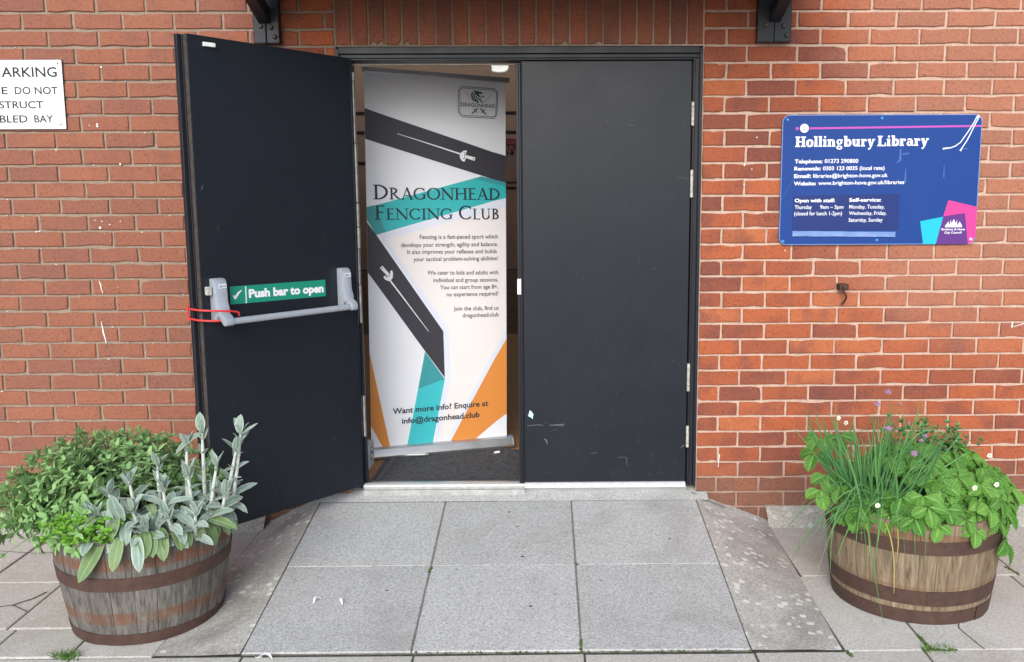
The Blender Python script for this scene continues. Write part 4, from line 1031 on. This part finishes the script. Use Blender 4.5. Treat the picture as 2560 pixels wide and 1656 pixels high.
# ------------------------------------------------------------------ plants
BLUNT = lambda t: max(0.03, math.sin(math.pi * min(1, .05 + .95 * t) ** .95)) ** .68
def leaf(g, p, d, nrm, L, Wd, m, droop=.3, fold=.25, prof=BLUNT, nseg=6, cup=0.0, rand=None, droop_axis=None):
    """a leaf blade from p along d; nrm is its upper side; droop bends it away from nrm"""
    p = Vector(p); d = Vector(d).normalized(); nrm = Vector(nrm); nrm = (nrm - d * nrm.dot(d))
    nrm = nrm.normalized() if nrm.length > 1e-4 else d.orthogonal().normalized()
    s = d.cross(nrm); rd = random.random() if rand is None else rand
    vs, cs = [], []
    pos = p.copy(); dd = d.copy(); nn = nrm.copy(); step = L / nseg
    ax = droop_axis
    for i in range(nseg + 1):
        t = i / nseg
        w = (prof(t) if prof else math.sin(math.pi * min(1, max(0.0, .04 + .96 * t)) ** .85)) * Wd / 2
        if i == nseg: w = 0.0005
        wv = rnd(-.04, .04) * Wd
        for k in (-1, -.55, 0, .55, 1):
            vs.append(pos + s * w * k + nn * (abs(k) * w * fold + (abs(k) ** 2) * cup * w + (wv if abs(k) == 1 else 0))); cs.append((rd, abs(k), t))
        q = Matrix.Rotation(-droop / nseg, 3, s) if True else None
        dd = (q @ dd).normalized(); nn = (q @ nn).normalized(); pos = pos + dd * step
    fs = [(i * 5 + j, (i + 1) * 5 + j, (i + 1) * 5 + j + 1, i * 5 + j + 1) for i in range(nseg) for j in range(4)]
    g.add(vs, fs, m, cs)
def rdir():
    while True:
        v = Vector((rnd(-1, 1), rnd(-1, 1), rnd(-1, 1)))
        if .05 < v.length < 1: return v.normalized()
def shoot(g, base, tip, Lf, Wf, m, stem, pairs, t0=.45, sr=.0022, droop=.5, rose=4):
    base, tip = Vector(base), Vector(tip)
    midp = (base + tip) / 2 + Vector((0, 0, .12 * (tip - base).length)) + rdir() * .01
    bez = lambda t: base * (1 - t) ** 2 + midp * 2 * t * (1 - t) + tip * t * t
    g.tube([bez(t) for t in (0, .25, .5, .75, 1)], [sr, sr, sr * .9, sr * .8, sr * .5], stem, 5, False)
    ph = rnd(0, 6)
    for i in range(pairs):
        t = t0 + (1 - t0) * i / max(1, pairs - 1); q = bez(t); ax = (bez(min(1, t + .02)) - bez(t - .02)).normalized()
        o = ax.orthogonal().normalized(); o = Matrix.Rotation(ph + i * 1.57, 3, ax) @ o
        sc = (1.0 if t < .85 else .75) * rnd(.75, 1.15)
        for sg in (1, -1):
            d = (o * sg * .85 + ax * rnd(.25, .7) + Vector((0, 0, rnd(-.15, .2)))).normalized()
            up = (ax * .8 + Vector((0, 0, .7)) - d * .2)
            leaf(g, q, d, up, Lf * sc, Wf * sc, m, droop * rnd(.5, 1.6), .22)
    ax = (tip - bez(.9)).normalized()
    for j in range(rose):
        o = Matrix.Rotation(ph + j * 2 * math.pi / rose, 3, ax) @ ax.orthogonal().normalized()
        leaf(g, tip, ax * rnd(.5, 1.1) + o * .7, ax * .6 - o * .5 + Vector((0, 0, .5)), Lf * rnd(.5, .8), Wf * rnd(.5, .8), m, .3, .25)

# sage mound on the left and back of the left barrel
random.seed(21)
sg = thing('sage_plant', 'bushy mid-green sage spilling over the left of the grey barrel', 'plant', (-1.56, -.86, .37))
gl = G(); gs = G()
cnt = 0
while cnt < 430:
    v = rdir()
    if v.z < -.28: continue
    if v.x > .1 and v.y < -.2 and v.z < .75: continue
    tip = Vector((-1.575, -.88, .44)) + Vector((v.x * (.40 if v.x < 0 else .42), v.y * .31, v.z * (.262 if v.z > 0 else .30))) * rnd(.66, 1.03)
    if v.x > 0: tip.z -= .02 * v.x
    base = Vector((-1.50 + v.x * .14, -.90 + v.y * .12, .37))
    shoot(gl, base, tip, rnd(.048, .070), rnd(.019, .027), 'sage', 'sagestem', 5, .42, .0022, .6, 4); cnt += 1
for i in range(46):   # over the front left of the rim
    a = rnd(175, 262); r = rnd(.24, .37); tip = Vector((-1.46 + r * math.cos(R(a)), -.93 + r * math.sin(R(a)), rnd(.36, .52)))
    shoot(gl, (-1.52, -.95, .40), tip, rnd(.048, .066), rnd(.021, .028), 'sage', 'sagestem', 4, .5, .0022, .8, 4)
for i in range(16):   # long sprigs hanging out to the left
    a = rnd(150, 235); tip = Vector((-1.56 + .43 * math.cos(R(a)), -.90 + .30 * math.sin(R(a)), rnd(.30, .50)))
    shoot(gl, (-1.60, -.90, .42), tip, rnd(.05, .068), rnd(.02, .026), 'sage', 'sagestem', 5, .5, .0022, .8, 4)
o = gl.build('foliage', sg)
# silver felted plant
random.seed(33)
sv = thing('silver_leaf_plant', 'silver felt-leaved plant with tall white stems in the grey barrel', 'plant', (-1.27, -1.03, .37))
gl = G(); gs = G(); ell = lambda t: max(0.02, math.sin(math.pi * min(1, .05 + .95 * t) ** .95)) ** .62
stems = [((-1.20, -.98), (-1.178, -1.02, .735)), ((-1.25, -1.0), (-1.232, -1.03, .690)), ((-1.12, -.95), (-1.045, -1.0, .725)), ((-1.145, -.97), (-1.062, -1.01, .66)), ((-1.33, -1.05), (-1.315, -1.10, .635)), ((-1.39, -1.08), (-1.405, -1.13, .590)), ((-1.44, -1.09), (-1.475, -1.14, .545)),
         ((-1.18, -1.02), (-1.118, -1.06, .620)), ((-1.22, -1.06), (-1.200, -1.12, .605)), ((-1.29, -1.09), (-1.275, -1.16, .570)), ((-1.36, -1.12), (-1.375, -1.19, .500)), ((-1.15, -1.02), (-1.085, -1.08, .520)), ((-1.26, -1.12), (-1.25, -1.20, .475)), ((-1.47, -1.12), (-1.51, -1.18, .47)), ((-1.19, -1.10), (-1.16, -1.17, .48)), ((-1.42, -1.15), (-1.44, -1.22, .45)), ((-1.31, -1.14), (-1.32, -1.22, .44))]
for i, (b, tp) in enumerate(stems):
    base = Vector((b[0], b[1], .36)); tip = Vector(tp); tall = tip.z > .6
    mid = (base + tip) / 2 + Vector((rnd(-.012, .012), rnd(-.012, .012), 0))
    bez = lambda t: base * (1 - t) ** 2 + mid * 2 * t * (1 - t) + tip * t * t
    gs.tube([bez(t) for t in (0, .2, .4, .6, .8, 1)], [.0078, .0076, .0072, .0068, .0062, .004], 'silverstem', 8, False)
    n = 6 if tall else 4; ph = rnd(0, 3)
    for k in range(n):
        t = .18 + .74 * k / (n - 1); q = bez(t); ax = (tip - base).normalized()
        o = Matrix.Rotation(ph + k * 1.57, 3, ax) @ Vector((1, 0, 0))
        upper = t > .72
        L = (rnd(.045, .070) if tall and t > .45 else rnd(.072, .112)) * (.75 if upper else 1); Wd = L * rnd(.33, .42)
        for s in (1, -1):
            d = (o * s + ax * (rnd(.5, .9) if not upper else 1.4)).normalized()
            leaf(gl, q, d, ax - o * s * .3, L, Wd, 'silverleaf', rnd(.1, .8) if not upper else rnd(-.2, .3), .28, ell, 7)
    for j in range(3):
        o = Matrix.Rotation(ph + j * 2.1, 3, 'Z') @ Vector((1, 0, 0)); L = rnd(.050, .075)
        leaf(gl, tip, o * rnd(.3, .8) + Vector((0, 0, 1)), Vector((0, 0, .3)) - o, L, L * .40, 'silverleaf', rnd(-.3, .4), .35, ell, 7)
# two signature leaves at the tips of the tall stems
leaf(gl, (-1.178, -1.02, .735), (-.75, -.2, -.35), (0, -.5, 1), .13, .034, 'silverleaf', .5, .3, ell, 8); leaf(gl, (-1.045, -1.0, .725), (.9, -.1, .40), (0, -.4, 1), .085, .026, 'silverleaf', -.25, .3, ell, 7)
leaf(gl, (-1.05, -1.0, .73), (.18, -.2, .9), (-.2, -1, .2), .075, .036, 'silverleaf', .1, .25, ell, 7); leaf(gl, (-1.18, -1.02, .74), (.0, -.1, 1), (0, -1, .1), .075, .036, 'silverleaf', .1, .25, ell, 7)
for i in range(32):   # skirt of broad leaves over the rim
    a = rnd(-128, -8); r = rnd(.20, .30); q = Vector((CL[0] + r * math.cos(R(a)), CL[1] + r * math.sin(R(a)), rnd(.40, .50)))
    o = Vector((math.cos(R(a + rnd(-25, 25))), math.sin(R(a + rnd(-25, 25))), rnd(-.1, .9))); L = rnd(.075, .125)
    leaf(gl, q, o, Vector((0, 0, 1)) + o * .3, L, L * rnd(.34, .44), 'silverleaf' if random.random() < .6 else 'silvergreen', rnd(.6, 1.7), .22, ell, 8)
for i in range(13):   # greener ones hanging at the front right
    a = -75 + 68 * i / 12 + rnd(-4, 4); q = Vector((CL[0] + .315 * math.cos(R(a)), CL[1] + .315 * math.sin(R(a)), rnd(.415, .445)))
    o = Vector((math.cos(R(a)), math.sin(R(a)), -.9)); L = rnd(.075, .115)
    leaf(gl, q, o, Vector((math.cos(R(a)), math.sin(R(a)), .5)), L, L * rnd(.38, .46), 'silvergreen', rnd(.3, .7), .2, ell, 8)
leaf(gl, (-1.46, -1.235, .415), (-.42, -.35, -.75), (-.1, -1, .4), .165, .056, 'silvergreen', .15, .2, ell, 9); leaf(gl, (-1.40, -1.24, .425), (-.05, -.5, -.7), (0, -1, .5), .12, .048, 'silvergreen', .2, .2, ell, 8)
leaf(gl, (-1.335, -1.245, .425), (.1, -.4, -.8), (0, -1, .4), .12, .046, 'silverleaf', .2, .2, ell, 8); leaf(gl, (-1.41, -1.20, .46), (-.1, -.4, .9), (0, -1, .3), .12, .055, 'silverleaf', .2, .15, ell, 8)
leaf(gl, (-1.14, -1.10, .44), (.75, -.3, .55), (-.4, -.4, 1), .11, .040, 'silverleaf', .5, .25, ell, 8); leaf(gl, (-1.14, -1.11, .44), (.85, -.3, .0), (0, -.4, 1), .12, .042, 'silvergreen', .5, .25, ell, 8)
gs.build('stem', sv, smooth=True); gl.build('foliage', sv)
# parsley tuft between the two
random.seed(5)
pt = thing('parsley_plant', 'small bright green curly parsley tuft at the front of the grey barrel', 'plant', (-1.50, -1.15, .37))
gl = G()
for i in range(60):
    q = Vector((-1.505 + rnd(-.10, .09), -1.165 + rnd(-.05, .04), .385)); tip = q + Vector((rnd(-.05, .05), rnd(-.09, .0), rnd(.02, .10)))
    gl.tube([q, (q + tip) / 2 + Vector((0, 0, .01)), tip], .0014, 'sagestem', 4, False)
    for j in range(7):
        d = rdir(); d.z = abs(d.z) * .5; b = tip + rdir() * .010
        leaf(gl, b, d, Vector((d.x * .3, -.5, 1)), rnd(.016, .028), rnd(.014, .022), 'parsley', .5, .35, lambda t: .5 + .5 * math.sin(t * 9) ** 2 if t < .95 else .1, 5)
gl.build('foliage', pt)
# grass blades in that barrel
gl = G()
for i in range(26):
    q = Vector((-1.46 + rnd(-.16, .22), -.98 + rnd(-.1, .14), .40)); L = rnd(.12, .25); a = rnd(0, 6.28); k = rnd(.2, .8)
    P = [q + Vector((math.cos(a) * k * L * t * t, math.sin(a) * k * L * t * t, L * (t - .3 * k * t * t))) for t in (0, .25, .5, .75, 1)]
    gl.tube(P, [.002, .002, .0017, .0012, .0004], 'grass', 4, False)
q = Vector((-1.62, -.80, .5)); gl.tube([q, q + Vector((-.01, 0, .14)), q + Vector((-.035, 0, .30))], [.0014, .0012, .0005], 'grass', 4, False)
o = gl.build('grass_blades'); tag(o, 'thin grass blades coming up through the sage and silver leaves', 'grass'); o['kind'] = 'stuff'

# strawberry leaves
def leaflet(g, p, d, nrm, L, Wd, m, rand, bend=.5):
    p = Vector(p); d = Vector(d).normalized(); nrm = Vector(nrm); nrm = (nrm - d * nrm.dot(d)).normalized(); s = d.cross(nrm)
    N = 8; vs, cs = [], []; dd, nn, pos = d.copy(), nrm.copy(), p.copy()
    for i in range(N + 1):
        for half in ((0, 1) if i < N else (0,)):
            t = (i + .5 * half) / N
            w = max(.02, math.sin(math.pi * min(1, .06 + .94 * t) ** .95)) ** .75 * Wd / 2
            tooth = 1.0 if half == 0 else .76
            if i == N: w = .001
            for k in (-1, -.5, 0, .5, 1):
                e = tooth if abs(k) == 1 else 1
                rip = (.032 if half == 0 else -.032) * L * (abs(k) if abs(k) < 1 else .5)
                fwd = dd * (abs(k) * .14 * L * (1 - t))
                vs.append(pos + s * w * k * e + fwd + nn * (abs(k) * w * .30 + rip)); cs.append((rand, abs(k), t))
            q = Matrix.Rotation(-bend / (2 * N), 3, s); dd = (q @ dd).normalized(); nn = (q @ nn).normalized(); pos = pos + dd * L / (2 * N)
    R_ = len(vs) // 5
    g.add(vs, [(i * 5 + j, (i + 1) * 5 + j, (i + 1) * 5 + j + 1, i * 5 + j + 1) for i in range(R_ - 1) for j in range(4)], m, cs)
def trifoliate(g, base, c, out, L):
    """stalk from base to c, three leaflets facing out"""
    c, out = Vector(c), Vector(out).normalized(); base = Vector(base)
    g.tube([base, (base + c) / 2 + Vector((0, 0, .03)), c], .0018, 'sagestem', 4, False)
    fw = Vector((out.x, out.y, 0)) + Vector((rnd(-.4, .4), rnd(-.4, .4), -.45)); fw = (fw - out * fw.dot(out)).normalized(); sd = fw.cross(out); rd = random.random()
    for a in (0, 1.25, -1.25):
        d = fw * math.cos(a) + sd * math.sin(a) * 1.0; k = 1.0 if a == 0 else .88
        leaflet(g, c + d * .004, d + out * rnd(-.02, .2), out + rdir() * .15, L * k * rnd(.9, 1.1), L * k * rnd(.74, .86), 'straw', min(1, max(0, rd + rnd(-.15, .15))), rnd(.4, 1.0))
random.seed(11)
sb = thing('strawberry_plant', 'bright green strawberry leaves with toothed edges filling the brown barrel', 'plant', (1.60, -.82, .35))
gl = G(); cnt = 0
while cnt < 150:
    v = rdir()
    if v.z < -.06: continue
    if v.x < -.30 and v.y < .4 and v.z > .30 and random.random() < .6: continue
    c = Vector((1.585, -.79, .41)) + Vector((v.x * .325, v.y * .30, v.z * .195)) * rnd(.80, 1.0)
    trifoliate(gl, (1.57 + v.x * .12, -.79 + v.y * .12, .36), c, v * .7 + Vector((0, -.25, .65)), rnd(.066, .094)); cnt += 1
for i in range(64):   # fringe over the front rim
    a = rnd(-165, -15); r = rnd(.25, .345); c = Vector((CR[0] + r * math.cos(R(a)), CR[1] + r * math.sin(R(a)), rnd(.375, .48)))
    trifoliate(gl, (CR[0] + .2 * math.cos(R(a)), CR[1] + .2 * math.sin(R(a)), .38), c, (math.cos(R(a)) * .9, math.sin(R(a)) * .9, .6), rnd(.056, .080))
for c in ((1.165, -.72, .56), (1.20, -.66, .60), (1.19, -.80, .49), (1.29, -.62, .60), (1.16, -.83, .44)): trifoliate(gl, (1.32, -.75, .38), c, (-.4, -.5, .7), .082)
for c in ((1.84, -.90, .30), (1.80, -1.02, .30), (1.865, -.84, .36)): trifoliate(gl, (1.76, -.85, .40), c, (.7, -.6, .25), .088)
gl.build('foliage', sb)
for x, y, z in ((1.305, -.56, .66), (1.33, -.58, .645), (1.83, -.80, .565), (1.745, -1.04, .525), (1.30, -1.06, .455), (1.655, -1.06, .52)):
    q = G()
    for j in range(5):
        a = j * 1.257 + x * 30; leaf(q, (x, y, z), (math.cos(a), -.4, math.sin(a)), (0, -1, .3), .0105, .010, 'petal', .3, .1, lambda t: math.sin(math.pi * min(.96, .15 + .8 * t)), 4)
    q.ball((x, y - .004, z), .004, 'yellow', 7, 5); q.build('flower', sb)
# mint-like clump behind
random.seed(14)
mi = thing('mint_plant', 'blue-green small-leaved mint clump at the back of the brown barrel', 'plant', (1.66, -.66, .36))
gl = G()
for i in range(42):
    a = rnd(0, 6.28); r = rnd(0, .15); b = Vector((1.66 + r * math.cos(a) * 1.3, -.64 + r * math.sin(a) * .8, .37)); tip = b + Vector((rnd(-.06, .08), rnd(-.05, .05), rnd(.20, .285)))
    shoot(gl, b, tip, rnd(.028, .042), rnd(.014, .020), 'mint', 'sagestem', 6, .45, .0016, .5, 4)
gl.build('foliage', mi)
# chives
random.seed(17)
cv = thing('chive_plant', 'clump of thin dark green chives with purple heads in the brown barrel', 'plant', (1.36, -.85, .36))
gl = G()
def blade(q, tip, bow, r=.0026, m='chive'):
    q, tip = Vector(q), Vector(tip); mid = (q + tip) / 2 + Vector(bow); cs = []; P = []; rr = []; rd = random.random()
    for i in range(10):
        t = i / 9; P.append(q * (1 - t) ** 2 + mid * 2 * t * (1 - t) + tip * t * t); rr.append(r * (1 - .75 * t ** 2.5))
    gl.tube(P, rr, m, 5, False, [(rd, .5, .5)] * 50)
for i in range(150):
    a = rnd(0, 6.28); r = .14 * math.sqrt(random.random()); q = (1.355 + r * math.cos(a), -.86 + r * math.sin(a) * .9, .36)
    L = rnd(.18, .42); k = rnd(0, .80); b = a + rnd(-1.3, 1.3)
    tip = (q[0] + math.cos(b) * L * k, q[1] + math.sin(b) * L * k * .8, .36 + L * math.sqrt(max(.1, 1 - k * k * .8)))
    blade(q, tip, (rnd(-.06, .06), rnd(-.04, .03), rnd(.0, .07)), rnd(.0028, .0048))
for i in range(34):   # flopping over the front and left of the rim
    b = R(rnd(175, 285)); q = (1.34 + rnd(-.09, .09), -.88 + rnd(-.08, .08), .38); L = rnd(.20, .36)
    tip = (q[0] + math.cos(b) * L * .9, q[1] + math.sin(b) * L * .85, rnd(.20, .46)); blade(q, tip, (0, -.01, rnd(.14, .24)), rnd(.0018, .003))
for tip, bow, q in (((1.155, -1.0, .17), (-.08, -.06, .22), (1.27, -.93, .42)), ((1.300, -1.175, .045), (-.09, -.10, .20), (1.30, -.98, .42)), ((1.255, -1.15, .20), (.0, -.1, .14), (1.32, -.98, .42)), ((1.09, -.9, .745), (.06, 0, .06), (1.24, -.9, .42)), ((1.25, -.9, .79), (-.02, 0, .05), (1.30, -.88, .42)),
                  ((1.64, -.86, .665), (-.05, 0, .2), (1.42, -.86, .45)), ((1.525, -.84, .80), (.05, 0, -.02), (1.42, -.84, .45)), ((1.61, -.9, .58), (.0, 0, .10), (1.46, -.86, .45)), ((1.57, -1.05, .50), (.0, -.03, .22), (1.42, -.92, .45)), ((1.42, -1.13, .24), (.02, -.08, .16), (1.38, -.98, .42)), ((1.45, -1.14, .26), (.06, -.06, .18), (1.38, -.98, .42))): blade(q, tip, bow, .0027)
for q, tip, bow in (((1.33, -1.0, .40), (1.335, -1.165, .16), (.01, -.07, .10)), ((1.38, -1.0, .38), (1.345, -1.15, .27), (0, -.06, .08)), ((1.26, -1.05, .38), (1.255, -1.12, .285), (0, -.03, .05))): blade(q, tip, bow, .0026, 'chivedry')
for x, z, r in ((1.342, .798, .012), (1.381, .843, .013), (1.387, .704, .014)):
    blade((1.35 + rnd(-.05, .05), -.86, .40), (x, -.9, z), (rnd(-.02, .02), 0, .02), .0016)
for x, z in ((1.462, .724), (1.425, .80), (1.19, .70), (1.48, .60)): blade((1.36 + rnd(-.04, .04), -.86, .40), (x, -.9, z), (rnd(-.02, .02), 0, .03), .0015)
gl.build('foliage', cv, smooth=True)
for x, y, z, r in ((1.342, -.9, .798, .0125), (1.381, -.9, .845, .0125), (1.387, -.9, .704, .0150), (1.481, -.93, .612, .0155), (1.530, -.9, .672, .010), (1.515, -.9, .655, .009)):
    q = G()
    for j in range(34):
        d = rdir(); d.z = d.z * .8 + .1; b = Vector((x, y, z)) + d * r * .55
        q.tube([Vector((x, y, z)), b, b + d * r * .5], [.001, .0026, .0006], 'chiveflower', 4, False)
    q.ball((x, y, z), r * .6, 'chiveflower', 8, 6); q.build('flower', cv)
for x, z in ((1.462, .724), (1.425, .80), (1.19, .70), (1.48, .545), (1.39, .50), (1.45, .47)):
    q = G(); q.ball((x, -.905, z), .006, 'chivebud', 7, 6, 1.5); q.build('bud', cv, smooth=True)

# ------------------------------------------------------------------ small things on the ground
random.seed(3)
def feather(x, y, a, L, label):
    g = G(); d = Vector((math.cos(a), math.sin(a), 0)); z = (rz(y) if -.99 < x < .8 and y > -1.26 else 0) + .006
    n = 7; P = []; s = Vector((-d.y, d.x, 0)); vs = []
    for i in range(n + 1):
        t = i / n; w = L * .17 * math.sin(math.pi * (.08 + .9 * t)) ** .8; c = Vector((x, y, z + SLOPE * 0 + .012 * math.sin(math.pi * t))) + d * L * t + s * L * .18 * math.sin(math.pi * t)
        c.z += d.y * L * t * SLOPE
        vs += [c - s * w + Vector((0, 0, .004)), c, c + s * w * .8 + Vector((0, 0, .003))]
    g.add(vs, [(i * 3 + j, (i + 1) * 3 + j, (i + 1) * 3 + j + 1, i * 3 + j + 1) for i in range(n) for j in (0, 1)], 'petal')
    g.tube([Vector((x, y, z)) - d * L * .2, Vector((x, y, z)), Vector((x, y, z + .006)) + d * L * .3], [.0008, .0012, .0008], 'petal', 5)
    tag(g.build('feather', smooth=True), label, 'feather', 'white feathers on the ramp')
feather(-.815, -.955, 1.0, .040, 'curled white feather on the ramp, pointing at the doors, left of the straight one')
feather(-.703, -.965, 1.75, .040, 'straight small white feather on the ramp beside the curled one')
feather(-.925, -1.300, -.35, .060, 'larger white feather at the foot of the ramp')
g = G()
for x, y, a in ((-.09, -.185, .010), (-.05, -.33, .006), (-.02, -.60, .009), (.02, -.98, .008), (-.55, -.86, .007), (-.29, -.70, .006), (.62, -.45, .007), (.30, -.80, .006)):
    n = 7; g.flat([(x + a * math.cos(i * .9) * rnd(.7, 1.2), y + a * .6 * math.sin(i * .9) * rnd(.7, 1.2)) for i in range(n)], 'dark', lambda p, q: (p, q, rz(q) + .0035))
o = g.build('dark_specks'); tag(o, 'dark specks of dirt scattered over the ramp slabs', 'dirt'); o['kind'] = 'stuff'
def tuft(name, pts, n, h, m, label, cat):
    g = G()
    for i in range(n):
        a, b = random.choice(pts); x, y = a + rnd(-.03, .03), b + rnd(-.02, .02); d = rnd(0, 6.28); k = rnd(.2, 1.1); L = h * rnd(.4, 1)
        g.tube([(x + math.cos(d) * k * L * t * t, y + math.sin(d) * k * L * t * t, L * (t - .35 * k * t * t)) for t in (0, .35, .7, 1)], [.0014, .0013, .0009, .0003], m, 3, False, [(random.random(), .5, .5)] * 12)
    o = g.build(name); tag(o, label, cat); o['kind'] = 'stuff'
tuft('grass', [(-1.60, -1.275), (-1.58, -1.285), (-1.62, -1.28)], 80, .042, 'grass', 'short grass growing in the slab joint below the grey barrel', 'grass')
g = G()
for x0, y0, x1, y1, n in ((1.43, -1.16, 1.43, -1.28, 60), (1.40, -1.28, 1.52, -1.28, 90), (2.05, -.55, 2.07, -.64, 20), (-.39, -1.268, .8, -1.272, 70), (-.398, -.67, -.398, -.72, 14), (.20, -.655, .21, -.668, 10), (.2, -1.2, .2, -1.3, 25), (1.13, -1.28, 1.14, -1.32, 30)):
    for i in range(n):
        t = random.random(); x, y = x0 + (x1 - x0) * t + rnd(-.006, .006), y0 + (y1 - y0) * t + rnd(-.006, .006)
        g.ball((x, y, .001 + (rz(y) if -.99 < x < .8 and y > -1.26 else 0)), rnd(.002, .006), 'moss', 6, 4, .7)
for i in range(70):
    x, y = 1.43 + rnd(-.03, .08), -1.275 + rnd(-.03, .02); d = rnd(0, 6.28); L = rnd(.008, .02)
    g.tube([(x, y, 0), (x + math.cos(d) * L * .6, y + math.sin(d) * L * .6, L)], [.0014, .0004], 'grass', 3, False)
o = g.build('moss'); tag(o, 'green moss growing in the joints between the paving slabs', 'moss'); o['kind'] = 'stuff'
g = G(); g.tube(smooth_path([(.785, -.012, .158), (.84, -.035, .135), (.90, -.055, .118), (.935, -.075, .104)]), .0035, 'twig', 6)
tag(g.build('loose_cable', smooth=True), 'thin grey loose cable lying on the concrete at the right door jamb', 'cable')
